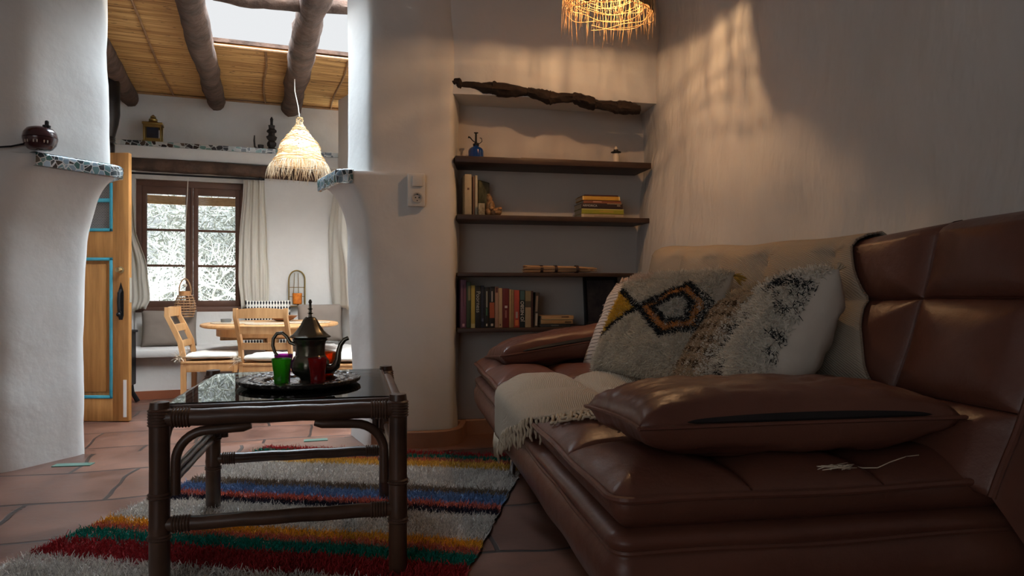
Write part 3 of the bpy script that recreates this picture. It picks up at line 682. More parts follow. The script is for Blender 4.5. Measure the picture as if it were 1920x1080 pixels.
# wooden salad bowl
mb = MB(); mb.lathe([(.045, 0), (.09, .02), (.125, .05), (.118, .05), (.085, .026), (0, .014)], n=28); o = mb.build('wooden_bowl', mat('olive_wood', (.32, .15, .07), .4, noise_=(6, (.16, .07, .03), .8, (1, 6, 1))), loc=(-2.02, 6.12, ztab)); tag(o, 'shallow brown wooden bowl at the middle of the dining table', 'bowl')
# ---- ladder-back chairs
def chair(loc, rz, label):
    r = thing('dining_chair', label, 'chair', loc, rz, 'pine ladder-back chairs at the dining table')
    w, d, sh = .40, .40, .44
    for x in (-w/2+.02, w/2-.02):
        mb = MB(); mb.tube([(x, -d/2+.02, 0), (x, -d/2+.02, .42)], .02, 4); mb.build('leg', M_PINE, r, auto=30)
        # back post: curved profile as one piece with the rear leg (front = -y, back = +y)
        mb = MB(); P = [(0, .0), (.0, .2), (.0, .44), (.022, .56), (.075, .68), (.115, .76), (.115, .825)]
        m = len(P); mb.grid(lambda i, j: (x+(-.0135, .0135, .0135, -.0135)[j], d/2-.02+P[i][0]+(-.019, -.019, .019, .019)[j]*(1 if i < 5 else (.9 if i == 5 else .75)), P[i][1]), m, 4, closed_v=True)
        mb.f.append((3, 2, 1, 0)); mb.f.append(tuple((m-1)*4+k for k in range(4))); mb.build('back_post', M_PINE, r, auto=30)
    for z, h in ((.785, .065), (.665, .055), (.545, .05)):
        off = np.interp(z, [.44, .56, .68, .76, .82], [0, .022, .075, .115, .115])
        mb = MB(); mb.grid(lambda i, j: (-w/2+.03+(w-.06)*i/8, d/2-.02+off+.012*math.sin(math.pi*i/8)+(-.008, .008, .008, -.008)[j], z+(-h/2, -h/2, h/2, h/2)[j]+(.010*math.sin(math.pi*i/8) if j > 1 and z > .7 else 0)), 9, 4, closed_v=True); mb.build('back_slat', M_PINE, r, auto=30)
    mb = MB(); mb.box((0, 0, sh-.03), (w, d, .018), bev=.004); mb.build('seat', M_PINE, r)
    mb = MB()
    for y in (-d/2+.018, d/2-.018): mb.box((0, y, sh-.07), (w-.06, .02, .065), bev=.003)
    for x in (-w/2+.018, w/2-.018): mb.box((x, 0, sh-.07), (.02, d-.06, .065), bev=.003)
    mb.build('seat_rail', M_PINE, r)
    mb = MB()
    for x in (-w/2+.02, w/2-.02): mb.box((x, 0, .16), (.022, d-.05, .024), bev=.003)
    mb.box((0, -d/2+.02, .24), (w-.05, .02, .024), bev=.003); mb.build('stretcher', M_PINE, r)
    return r
M_PAD = mat('cream_pad', (.66, .62, .55), .95, spec=.1, bump=(100, .3, .003))
def pad(ch, label):
    T = ch.matrix_basis.copy()
    L = Matrix.LocRotScale(ch.location, ch.rotation_euler, None)
    r = thing('chair_pad', label, 'chair pad', ch.location+Vector((0, 0, .43)), ch.rotation_euler.z, 'cream tie-on pads on the dining chairs')
    mb, P = cushion_mesh(.40, .38, .045, n=16, puff=.3, pinch=.0); o = mb.build('pad_cover', M_PAD, r, merge=.0004, auto=0); o.location = (0, -.005, .022)
    for sx_ in (-1, 1):
        rg = np.random.default_rng(5); N = 130
        P0 = np.stack([np.full(N, sx_*.185)+rg.normal(0, .008, N), np.full(N, .20)+rg.normal(0, .006, N), .02+rg.normal(0, .006, N)], 1)
        D = np.stack([sx_*abs(rg.normal(.9, .5, N)), rg.normal(.4, .6, N), rg.normal(.0, .5, N)], 1)
        V, F = strands(P0, D, rg.uniform(.02, .05, N), .002, rg); fast_mesh('tie_tassel', V, F, mat('cream_yarn', (.72, .62, .48), .95), r)
c1 = chair((-1.80, 5.26, -.17), R(180), 'pine chair with its back to the camera, nearest the teapot')
c2 = chair((-2.33, 5.42, -.17), R(103), 'pine chair seen side-on at the left of the dining table')
c3 = chair((-1.22, 5.22, -.17), R(-82), 'pine chair half hidden behind the right pier')
pad(c1, 'cream pad on the chair with its back to the camera'); pad(c2, 'cream pad on the side-on chair at left'); pad(c3, 'cream pad on the chair half hidden by the pier')
# ---- rattan lantern hanging by the window
def lantern():
    x, y = st(-.665, TW-.18); r = thing('rattan_lantern', 'round rattan lantern hanging on a cord before the window', 'lantern', (x, y, .54))
    mb = MB()
    for k in range(9):
        a = k/8; rr = .055+.035*math.sin(math.pi*(.12+a*.82)); z = .19*a
        mb.tube([(rr*math.cos(t_), rr*math.sin(t_), z) for t_ in [2*math.pi*q/24 for q in range(25)]], .0055, 6, cap=False)
    for q in range(10):
        t_ = 2*math.pi*q/10; mb.tube([((.052+.035*math.sin(math.pi*(.12+a*.82)))*math.cos(t_), (.052+.035*math.sin(math.pi*(.12+a*.82)))*math.sin(t_), .19*a) for a in [k/8 for k in range(9)]], .004, 5)
    mb.build('lantern_cage', mat('pale_rattan', (.52, .30, .15), .5, noise_=(20, (.3, .16, .08), .7)), r)
    mb = MB(); mb.lathe([(.052, .185), (.052, .232), (.046, .232), (.046, .185)], n=20); mb.build('lantern_rim', mat('rattan_rim', (.55, .27, .11), .5), r)
    mb = MB(); mb.tube([(.055*math.cos(a), 0, .215+.13*math.sin(a)) for a in [math.pi*k/14 for k in range(15)]], .006, 6); mb.build('lantern_handle', MATS['pale_rattan'], r)
    mb = MB(); mb.tube([(0, 0, .345), (0, .01, .8), (0, .06, 1.28)], .0035, 6); mb.lathe([(.012, .27), (.018, .285), (.012, .3)], n=12); mb.tube([(0, 0, .29), (0, 0, .35)], .003, 6); mb.build('cord', mat('cord', (.75, .72, .64), .8), r)
lantern()
# ---- arched wall lantern with amber glass
def arch_lamp():
    x, y = st(.318, TW); r = thing('wall_lantern', 'arched silvery glass lantern with amber candle glass on the far wall', 'lantern', (x, y, .625), ANG_D)
    w = .075
    M_SIL = mat('silvery_tin', (.72, .70, .64), .32, metal=.9, bump=(40, .5, .004)); arc = [(-w, 0), (-w, .26)]+[(-w*math.cos(a), .26+w*math.sin(a)*1.15) for a in [math.pi*k/12 for k in range(1, 12)]]+[(w, .26), (w, 0)]
    mb = MB(); mb.prism(arc, 0, .012, Matrix.Translation((0, -.001, 0)) @ Matrix.Rotation(R(90), 4, 'X')); mb.build('back_plate', M_SIL, r)
    mb = MB(); mb.tube([(px_, -.05, pz) for px_, pz in arc], .006, 6); mb.tube([(-w, -.05, .0), (w, -.05, .0)], .006, 6)
    for z in (.09, .18): mb.tube([(-w, -.05, z), (w, -.05, z)], .0035, 5)
    for k in (-.5, .25): mb.tube([(k*w, -.05, 0), (k*w*.6, -.05, .32)], .003, 5)
    mb.build('front_frame', mat('old_brass', (.30, .20, .06), .35, metal=.9, bump=(60, .4, .003)), r)
    mb = MB(); n = len(arc); mb.grid(lambda i, j: (arc[i][0], -.012-.038*j/2, arc[i][1]), n, 3); mb.build('side_hood', M_SIL, r, recalc=False)
    mb = MB(); mb.box((0, -.03, .006), (2*w, .05, .012)); mb.build('lantern_floor', M_SIL, r)
    mb = MB(); mb.lathe([(.034, .014), (.044, .02), (.046, .125), (.043, .125), (.040, .022), (0, .02)], (.004, -.034, 0), 16); mb.build('amber_glass', mat('amber', (.75, .24, .03), .15, spec=.8, noise_=(30, (.45, .09, .01), .8)), r)
arch_lamp()
# ---- things on the mosaic shelf
zs = 2.1425
def box_lantern():
    x, y = st(-.96, TW+.08); r = thing('brass_lantern', 'small square brass lantern on the mosaic shelf', 'lantern', (x, y, zs), ANG_D)
    G = mat('old_brass', (.30, .20, .06), .35, metal=.9, bump=(60, .4, .003)); mb = MB(); w, h = .07, .185
    for a in (-1, 1):
        for b_ in (-1, 1): mb.box((a*w, b_*w*.8, h/2), (.014, .014, h), bev=.003)
    mb.box((0, 0, .012), (.17, .14, .024), bev=.004); mb.box((0, 0, h), (.17, .14, .02), bev=.004)
    for a in (-1, 1): mb.box((0, a*w*.8, h-.022), (.13, .01, .03)); mb.box((0, a*w*.8, .035), (.13, .01, .025))
    mb.build('lantern_frame', G, r)
    mb = MB(); mb.lathe([(.055, h+.01), (.035, h+.03), (.038, h+.045), (.022, h+.062), (.025, h+.07), (.01, h+.085), (0, h+.092)], n=16); mb.build('lantern_dome', G, r)
    mb = MB(); mb.box((0, -.045, .1), (.10, .006, .11)); mb.build('smoky_glass', mat('smoky_glass', (.015, .02, .035), .1, spec=.9), r, smooth=False)
box_lantern()
def carved():
    G = mat('dark_carving', (.022, .016, .014), .6)
    x, y = st(.085, TW+.03); mb = MB(); mb.lathe([(.05, 0), (.042, .02), (.025, .03), (.040, .05), (.046, .075), (.03, .095), (.044, .115), (.048, .135), (.028, .15), (.026, .17), (.044, .185), (.042, .20), (.026, .215), (.03, .235), (.034, .245), (.014, .25), (.012, .27), (.013, .31), (.004, .33), (0, .33)], n=16, mod=lambda a, z: 1+.14*math.sin(a*4+z*40))
    tag(mb.build('carved_figure', G, loc=(x, y, zs)), 'tall dark carved totem figure on the mosaic shelf', 'ornament')
    x, y = st(-.045, TW+.03); r = thing('candle_holder', 'small black candle holder with upright handle on the mosaic shelf', 'candle holder', (x, y, zs), ANG_D)
    mb = MB(); mb.lathe([(.034, 0), (.038, .01), (.026, .02), (.028, .05), (.024, .05), (.022, .025), (0, .02)], (.03, 0, 0), 16); mb.build('cup', G, r)
    mb = MB(); mb.tube([(.0, 0, .012), (-.025, 0, .03), (-.03, 0, .09), (-.028, 0, .14)], [.008, .009, .008, .005], 8); mb.build('handle', G, r)
carved()
# ---- straw pendant lamps
M_STRAW = mat('straw', (.74, .52, .27), .7, noise_=(14, (.46, .27, .1), .8), translucent=.25)
M_STRAWP = mat('pale_straw', (.66, .58, .45), .8, noise_=(14, (.50, .38, .24), .7), translucent=.3)
def holes(m):
    t, b = nodes(m); tcn = t.nodes.new('ShaderNodeTexCoord'); mp = t.nodes.new('ShaderNodeMapping'); mp.inputs['Scale'].default_value = (1, 1, 3.5); n = t.nodes.new('ShaderNodeTexNoise'); n.inputs['Scale'].default_value = 48
    t.links.new(tcn.outputs['Object'], mp.inputs[0]); t.links.new(mp.outputs[0], n.inputs['Vector']); g = t.nodes.new('ShaderNodeMath'); g.operation = 'GREATER_THAN'; g.inputs[1].default_value = .45; t.links.new(n.outputs[0], g.inputs[0])
    out = t.nodes['Material Output']; src = out.inputs[0].links[0].from_socket; tr = t.nodes.new('ShaderNodeBsdfTransparent'); ms = t.nodes.new('ShaderNodeMixShader'); t.links.new(g.outputs[0], ms.inputs[0]); t.links.new(tr.outputs[0], ms.inputs[1]); t.links.new(src, ms.inputs[2]); t.links.new(ms.outputs[0], out.inputs[0])
    return m
M_SHADEP = holes(mat('loose_pale_weave', (.70, .61, .46), .8, noise_=(14, (.52, .38, .22), .8, (1, 1, 6)), translucent=.3))
def straw_shade(name, label, loc, prof, fringe_r, fringe_z, fringe_L, bulb_z, seed, mt, rim_mod=None, nfr=170, nweave=26, cord=None, power=14, dense=True, sw=.0028, col=(1, .62, .30), bulb_r=.022, loose=0, ring=0):
    r = thing(name, label, 'pendant lamp', loc); rg = random.Random(seed)
    mb = MB(); n = 56; m = 26
    zz = [p[1] for p in prof]; rr = [p[0] for p in prof]
    def rad(z): return float(np.interp(z, zz, rr))
    ztop, zbot = zz[-1], zz[0]
    def zlow(a): return zbot+(rim_mod(a) if rim_mod else 0)
    def fn(i, j, d=0):
        a = 2*math.pi*i/n; lo = zlow(a); z = lo+(ztop-lo)*j/(m-1); q = rad(z)+.004*math.sin(j*3.1+i*1.9)+d; return (q*math.cos(a), q*math.sin(a), z)
    mb.grid(fn, n, m, closed_u=True); mb.grid(lambda i, j: fn(i, j, -.006), n, m, closed_u=True)
    mb.build('shade', M_SHADEP if mt is M_STRAWP else mat('dense_straw', (.40, .26, .12), .85, noise_=(14, (.25, .14, .06), .8)), r, recalc=False, auto=0)
    mb = MB()
    for k in range(nweave):
        a0 = rg.uniform(0, 6.28); z0 = zbot+(ztop-zbot)*rg.random()**1.4; P = []; da = rg.choice((-1, 1))*rg.uniform(.09, .16); sl = rg.uniform(-.006, .006)
        for q in range(rg.randint(14, 34)):
            z = z0+sl*q+.006*math.sin(q*.6+k); z = max(zbot-.01, min(ztop, z)); a = a0+da*q; P.append(((rad(z)+.006)*math.cos(a), (rad(z)+.006)*math.sin(a), z))
        mb.tube(P, sw*rg.uniform(.7, 1.2), 5)
    mb.build('weave', M_STRAW, r, auto=0)
    if ring:
        mb = MB()
        for k in range(16):
            a0 = rg.uniform(0, 6.28); z0 = -ring*rg.uniform(.25, 1.05); q0 = fringe_r*rg.uniform(.82, 1.06); ph = rg.uniform(0, 6); mb.tube([((q0+.006*math.sin(q*.9+ph))*math.cos(a0+q*.13), (q0+.006*math.sin(q*.9+ph))*math.sin(a0+q*.13), z0+.014*math.sin(q*.35+ph)) for q in range(rg.randint(14, 40))], sw*.8, 4)
        mb.build('loose_strands', mt, r, auto=0)
    mb = MB()
    for k in range(nfr):
        a = rg.uniform(0, 6.28); L = fringe_L*rg.uniform(.35, 1.0); cu = rg.uniform(-1, 1); o_ = rg.uniform(.1, .9)*L*.8*(1 if loose == 0 else rg.choice((.3, -.3, .8)))
        P = []
        for q in range(7):
            f = q/6; q2 = fringe_r+.004+o_*f*(1.1-.5*f)*(1-loose*.5); aa = a+cu*.16*f*f/(max(fringe_r, .1)/.2)
            P.append((q2*math.cos(aa), q2*math.sin(aa), fringe_z-L*f*(.55+.45*f)+rg.uniform(-.002, .002)))
        mb.tube(P, [sw*.75*(1-.08*q) for q in range(7)], 4)
    mb.build('fringe', mt, r, auto=0)
    bl = MB(); bl.lathe([(0, -.034), (bulb_r*.6, -.03), (bulb_r, -.012), (bulb_r*.95, .008), (bulb_r*.55, .03), (bulb_r*.5, .045), (0, .045)], (0, 0, bulb_z), 18)
    bo = bl.build('bulb', mat('lit_bulb', (1, .9, .7), .3, emis=((1, .78, .5), 9)), r)
    mb = MB(); mb.tube([(0, 0, bulb_z+.045), (0, 0, ztop+.01)], .011, 10); mb.build('lamp_socket', M_BLACK, r)
    mb = MB(); mb.tube(cord or [(0, 0, ztop), (0, 0, ztop+.3)], .0035, 6); mb.build('cord', mat('cord', (.75, .72, .64), .8), r)
    ld = bpy.data.lights.new('bulb_light', 'POINT'); ld.energy = power; ld.color = col; ld.shadow_soft_size = .012
    lo = bpy.data.objects.new('bulb_light', ld); COL.objects.link(lo); lo.parent = r; lo.location = (0, 0, bulb_z-.04)
    return r
# over the dining table: bulb just under the narrow woven bell
PY = 5.55; PX = (562-960)/1300*PY
straw_shade('pendant_lamp', 'small bell-shaped straw pendant lamp with fringe over the dining table', (PX, PY, 1.80),
            [(.205, .0), (.19, .03), (.165, .065), (.162, .10), (.150, .14), (.115, .19), (.07, .245), (.035, .29), (.022, .32), (.018, .36)], .20, .004, .15, .10, 4, M_STRAWP,
            cord=[(0, 0, .35), (-.012, 0, .45), (-.045, .02, .58), (-.05, .03, .68)], nfr=230, nweave=40, power=3, col=(1, .72, .42))
# ================================================================== RUG AND RATTAN TABLE
def attr_mat(name, rough=.95, sheen=.0, translucent=0):
    m = mat(name, (.5, .5, .5), rough, spec=.1, sheen=sheen, translucent=translucent); t, b = nodes(m)
    a = t.nodes.new('ShaderNodeAttribute'); a.attribute_name = 'col'; t.links.new(a.outputs['Color'], b.inputs['Base Color']); return m
def set_cols(o, cols):
    me = o.data; ca = me.color_attributes.new('col', 'FLOAT_COLOR', 'POINT')
    c = np.concatenate([cols, np.ones((len(cols), 1))], 1).astype(np.float32); ca.data.foreach_set('color', c.ravel())
def vnoise(x, y, f, seed):
    """cheap smooth value noise, vectorised"""
    rg = np.random.default_rng(seed); G = rg.uniform(-1, 1, (64, 64)); x = x*f; y = y*f
    xi = np.floor(x).astype(int); yi = np.floor(y).astype(int); fx = x-xi; fy = y-yi; fx = fx*fx*(3-2*fx); fy = fy*fy*(3-2*fy)
    g = lambda a, b: G[a % 64, b % 64]
    return (g(xi, yi)*(1-fx)+g(xi+1, yi)*fx)*(1-fy)+(g(xi, yi+1)*(1-fx)+g(xi+1, yi+1)*fx)*fy
def rug():
    r = thing('shaggy_rug', 'cream shaggy rug with multicoloured stripes under the rattan table', 'rug', (-.03, 2.55, 0), R(-8.6))
    X0, X1, Y0, Y1 = -1.325, 0.0, -1.25, .72
    cream = (.60, .555, .51); S = [(.72, .655, (.40, .035, .04)), (.655, .59, (.02, .20, .15)), (.59, .545, (.52, .16, .12)), (.545, .44, (.66, .42, .10)), (.44, .15, cream),
        (.15, .075, (.20, .15, .11)), (.075, -.035, (.15, .24, .40)), (-.035, -.09, (.58, .17, .11)), (-.09, -.155, (.03, .03, .05)), (-.155, -.40, cream),
        (-.40, -.46, (.70, .36, .045)), (-.46, -.505, (.52, .15, .10)), (-.505, -.59, (.012, .19, .145)), (-.59, -.73, (.32, .03, .035)), (-.73, -1.25, cream)]
    rg = np.random.default_rng(7); N = 150000
    # denser near the camera is unnecessary: even pile
    x = rg.uniform(X0, X1, N); y = rg.uniform(Y0, Y1, N)
    wob = .010*vnoise(x+9, y*0+3, 5, 1)+.004*rg.normal(size=N)+.006*vnoise(x, y, 14, 2)
    yy = y+wob-.045*(-x/1.32)*np.clip(-y/.4, 0, 1); C = np.zeros((N, 3))
    for a, b, c in S:
        k = (yy <= a) & (yy > b); C[k] = c
    C[yy > S[0][0]] = S[0][2]; C[yy <= S[-1][1]] = S[-1][2]
    C *= (1+.20*rg.normal(size=N))[:, None].clip(.5, 1.5)
    C *= (1+.12*vnoise(x, y, 7, 5))[:, None]
    edge = .006*vnoise(y, x*0, 9, 8)
    keep = (x > X0+.004+edge) & (x < X1-.004+edge); x, y, C = x[keep], y[keep], C[keep]; N = len(x)
    P = np.stack([x, y, np.full(N, .006)], 1); D = np.stack([rg.normal(.1, .45, N), rg.normal(-.15, .45, N), np.ones(N)], 1)
    V, F = strands(P, D, rg.uniform(.008, .016, N), .0017, rg, .4)
    o = fast_mesh('rug_pile', V, F, attr_mat('rug_wool'), r); set_cols(o, np.repeat(C, 6, 0)); o['kind'] = 'stuff'
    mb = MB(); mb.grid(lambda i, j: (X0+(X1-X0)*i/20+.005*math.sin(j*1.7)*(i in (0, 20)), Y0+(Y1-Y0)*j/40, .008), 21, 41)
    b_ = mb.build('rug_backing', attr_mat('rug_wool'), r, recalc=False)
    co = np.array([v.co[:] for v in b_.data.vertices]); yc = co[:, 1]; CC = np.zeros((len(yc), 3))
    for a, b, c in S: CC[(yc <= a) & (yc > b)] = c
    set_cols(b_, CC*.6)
rug()
def rattan_table():
    A = R(13); r = thing('rattan_table', 'dark rattan coffee table with inset glass top on the striped rug', 'table', (-.915, 1.80, 0), A)
    Wd, Dp, H = .612, .715, .50; corners = [(0, 0), (Wd, 0), (0, Dp), (Wd, Dp)]
    lr = .0255
    def sleeve(mb, p, ax, n, rad, pitch):
        """one ridged sleeve of cane winding"""
        pr = [(rad-.001, -pitch*.6)]
        for k in range(n): pr += [(rad+.0012, (k-.38)*pitch), (rad+.004, k*pitch), (rad+.0012, (k+.38)*pitch)]
        pr.append((rad-.001, (n-.4)*pitch)); M = Vector(ax).normalized().to_track_quat('Z', 'Y').to_matrix().to_4x4()
        mb.lathe(pr, Vector(p), 20, M); return mb
    for x, y in corners:
        mb = MB(); mb.lathe([(lr*.9, .012), (lr, .016), (lr*1.0, .165), (lr*1.06, .178), (lr*1.0, .19), (lr*.98, .34), (lr, .44), (lr*1.02, H-.02), (lr*.9, H+.004), (0, H+.007)], (x, y, 0), 20)
        leg = mb.build('leg', M_RATTAN, r)
        mb = MB(); mb.lathe([(lr*.96, 0.0), (lr*.98, .012), (0, .012)], (x, y, .001), 16)
        mb.build('leg_cap', M_WRAP, leg)
        for z, k in ((.150, 2), (.258, 2), (.445, 6)): sleeve(MB(), (x, y, z), (0, 0, 1), k, lr+.0005, .0075).build('binding', M_WRAP, leg)
    zt = .462; rr = .024
    def rail(a, b, z, rad, nm, wr=6):
        a = Vector((*a, z)); b = Vector((*b, z)); d = (b-a).normalized(); mb = MB()
        mb.tube([a.lerp(b, k/12)+Vector((0, 0, .0012*math.sin(k*2.1))) for k in range(13)], rad, 16); o = mb.build(nm, M_RATTAN, r)
        sleeve(MB(), a+d*.034, d, wr, rad, .0075).build('binding', M_WRAP, o); sleeve(MB(), b-d*.034, -d, wr, rad, .0075).build('binding', M_WRAP, o)
    for a, b in (((0, 0), (Wd, 0)), ((0, Dp), (Wd, Dp)), ((0, 0), (0, Dp)), ((Wd, 0), (Wd, Dp))): rail(a, b, zt, .023, 'top_rail')
    for a, b in (((0, 0), (Wd, 0)), ((0, Dp), (Wd, Dp))): rail(a, b, .185, .019, 'stretcher')
    for x in (0, Wd): rail((x, 0), (x, Dp), .262, .0125, 'stretcher', 4); rail((x, 0), (x, Dp), .288, .011, 'stretcher', 4)
    # bent corner braces under the rails
    def brace(p0, dx, dy, nm='corner_brace'):
        P = []; L = .17
        for k in range(9): a = math.pi/2*k/8; P.append((1-math.cos(a), math.sin(a)))
        pts = [(lr+.013, .262), (lr+.013, .33)]+[(lr+.013+.080*u, .346+.080*v) for u, v in P]+[(.16, .428), (.205, .430), (.225, .434)]
        mb = MB(); mb.tube([(p0[0]+dx*q, p0[1]+dy*q, z) for q, z in pts], [.0125]*(len(pts)-1)+[.009], 12); mb.build(nm, M_RATTAN, r)
    for y in (0, Dp): brace((0, y), 1, 0); brace((Wd, y), -1, 0)
    for x in (0, Wd): brace((x, 0), 0, 1); brace((x, Dp), 0, -1)
    mb = MB()
    g = .018
    mb.box((Wd/2, Dp/2, .494), (Wd-2*g, Dp-2*g, .006), bev=.002)
    gm = mat('table_glass', (.93, .97, .95), .015, trans=1.0, ior=1.5, spec=.5)
    m2 = glassy('table_glass_thin', (.62, .66, .64), .008); mb.build('glass_top', m2, r, smooth=False)
    mb = MB()
    for (x0, y0, x1, y1) in ((g, g, Wd-g, g), (g, Dp-g, Wd-g, Dp-g), (g, g, g, Dp-g), (Wd-g, g, Wd-g, Dp-g)): mb.tube([(x0, y0, .486), (x1, y1, .486)], .008, 8)
    mb.build('glass_ledge', M_RATTAN, r)
rattan_table()
ZG = .4972
# ---- engraved tray
M_TRAYM = mat('dark_tray', (.075, .065, .06), .30, metal=.75)
def tray():
    m = M_TRAYM; t, b = nodes(m); tcn = t.nodes.new('ShaderNodeTexCoord'); v = t.nodes.new('ShaderNodeTexVoronoi'); v.inputs['Scale'].default_value = 70; t.links.new(tcn.outputs['Object'], v.inputs['Vector'])
    bp = t.nodes.new('ShaderNodeBump'); bp.inputs['Strength'].default_value = .9; bp.inputs['Distance'].default_value = .004; t.links.new(v.outputs[0], bp.inputs['Height']); t.links.new(bp.outputs[0], b.inputs['Normal'])
    mb = MB(); mb.lathe([(0, .004), (.10, .004), (.108, .006), (.114, .014), (.12, .016), (.172, .018), (.180, .016), (.186, .020), (.189, .018), (.187, .010), (.178, .004), (.13, .0), (0, .0)], n=64)
    for k in range(32):
        a = 2*math.pi*k/32; mb.lathe([(.009, 0), (.007, .0025), (0, .0035)], (.147*math.cos(a), .147*math.sin(a), .0165), 8)
    o = mb.build('round_tray', m, loc=(-.673, 2.20, ZG)); tag(o, 'round dark engraved metal tray on the rattan table', 'tray')
tray()
M_POT = mat('bronze_pot', (.17, .155, .12), .26, metal=.85, noise_=(8, (.06, .055, .045), .9))
def teapot():
    r = thing('teapot', 'dark metal teapot with pointed lid and curved spout on the tray', 'teapot', (-.633, 2.175, ZG+.0045), R(4))
    mb = MB(); fl = lambda a, z: 1+(.025*math.cos(a*8) if z < .10 else 0)
    mb.lathe([(0, 0), (.030, 0), (.036, .004), (.030, .012), (.034, .018), (.052, .032), (.058, .05), (.057, .068), (.050, .080), (.049, .083), (.0445, .088), (.044, .095), (.045, .115), (.047, .128), (.052, .134), (.053, .139), (.046, .142), (0, .142)], n=40, mod=fl); mb.build('pot_body', M_POT, r)
    mb = MB(); mb.lathe([(.053, .1425), (.062, .144), (.063, .147), (.054, .152), (.042, .165), (.030, .182), (.022, .198), (.016, .206), (.013, .208), (0, .209)], n=40, mod=lambda a, z: 1+.02*math.cos(a*12)); ld = mb.build('pot_lid', M_POT, r)
    mb = MB(); mb.lathe([(.006, .208), (.005, .216), (.010, .219), (.005, .222), (.0045, .230), (.009, .233), (.0045, .236), (.004, .25), (.006, .254), (.003, .262), (0, .263)], n=16); mb.build('finial', M_POT, ld)
    mb = MB(); mb.tube([(.050, 0, .045), (.068, 0, .045), (.080, 0, .055), (.086, 0, .075), (.088, 0, .098), (.094, 0, .120), (.106, 0, .136), (.118, 0, .141)], [.017, .0155, .013, .010, .0085, .0075, .007, .0065], 12); mb.build('spout', M_POT, r)
    mb = MB(); mb.tube([(-.046, 0, .122), (-.062, 0, .128), (-.072, 0, .146), (-.086, 0, .158), (-.102, 0, .156), (-.113, 0, .140), (-.115, 0, .118), (-.108, 0, .096), (-.100, 0, .088)], [.0065, .006, .0055, .0055, .0055, .0055, .0055, .005, .004], 10); mb.build('handle', M_POT, r)
teapot()
def tinted(name, col):
    m = glassy(name, col, .05); t = m.node_tree; out = [n for n in t.nodes if n.type == 'OUTPUT_MATERIAL'][0]; src = out.inputs[0].links[0].from_socket
    tl = t.nodes.new('ShaderNodeBsdfTranslucent'); tl.inputs[0].default_value = (*col, 1); df = t.nodes.new('ShaderNodeBsdfDiffuse'); df.inputs[0].default_value = (*col, 1)
    a = t.nodes.new('ShaderNodeMixShader'); t.links.new(tl.outputs[0], a.inputs[1]); t.links.new(df.outputs[0], a.inputs[2])
    b = t.nodes.new('ShaderNodeMixShader'); b.inputs[0].default_value = .22; t.links.new(src, b.inputs[1]); t.links.new(a.outputs[0], b.inputs[2]); t.links.new(b.outputs[0], out.inputs[0]); return m
def tea_glass(name, label, x, y, col, h=.088, r0=.0205, r1=.0285):
    M_ = tinted(name+'_m', col); t = thing('tea_glass', label, 'tea glass', (x, y, ZG+.0045), 0, 'coloured Moroccan tea glasses')
    mb = MB(); fl = lambda a, z: 1+(.035*math.cos(a*10) if .006 < z < h*.6 else 0)
    mb.lathe([(0, 0), (r0*.96, 0), (r0, .003), (r0*1.02, h*.3), (r0*1.10, h*.55), (r0*1.16, h*.6), (r1, h), (r1-.0016, h), (r0*1.16-.003, h*.62), (r0*.86, .014), (0, .012)], n=40, mod=fl)
    mb.build('glass_wall', M_, t)
    mb = MB(); mb.lathe([(0, 0), (r0*.9, .0), (r0*.92, .010), (0, .011)], (0, 0, .0012), 24); mb.build('glass_foot', M_, t)
    return t
tea_glass('green_glass', 'bright green tea glass at the front left of the tray', -.688, 2.068, (.22, .80, .08))
tea_glass('red_glass', 'dark red tea glass in front of the teapot spout', -.585, 2.085, (.75, .07, .08))
tea_glass('purple_glass', 'purple tea glass behind the green one', -.725, 2.20, (.55, .10, .50))
tea_glass('orange_glass', 'orange tea glass behind the teapot spout', -.606, 2.275, (.85, .30, .05))
# ---- burner on the left ledge
def burner():
    r = thing('oil_burner', 'round dark maroon ceramic oil burner on the left mosaic ledge', 'burner', (-2.045, 3.005, LEDGE+.012))
    M_ = mat('maroon_glaze', (.045, .014, .016), .18, spec=.6, coat=.4)
    mb = MB(); mb.lathe([(.036, 0), (.046, .004), (.060, .022), (.066, .046), (.0665, .050), (.064, .052), (.0665, .054), (.062, .075), (.050, .092), (.046, .094), (.030, .100), (.028, .096), (0, .096)], n=40); b_ = mb.build('burner_body', M_, r)
    mb = MB()
    for a in (-1.95, -1.75, -1.35, -1.15, -.75, -.55): mb.box((.0635*math.cos(a), .0635*math.sin(a), .030), (.005, .004, .012), a, bev=.001)
    mb.build('glazed_marks', mat('pale_mark', (.5, .42, .36), .3), b_)
    mb = MB(); mb.lathe([(.014, .0), (.015, .012), (.008, .014), (.008, .03), (.005, .034), (0, .035)], (.036, -.01, .092), 14); mb.box((.030, -.01, .10), (.022, .012, .016), bev=.003); mb.build('nozzle', M_BLACK, r)
    mb = MB(); mb.tube([(-.06, 0, .03), (-.10, -.035, .010), (-.16, -.085, -.006), (-.24, -.125, -.012), (-.36, -.15, -.02), (-.5, -.16, -.06)], .004, 8); mb.build('cable', M_BLACK, r)
burner()
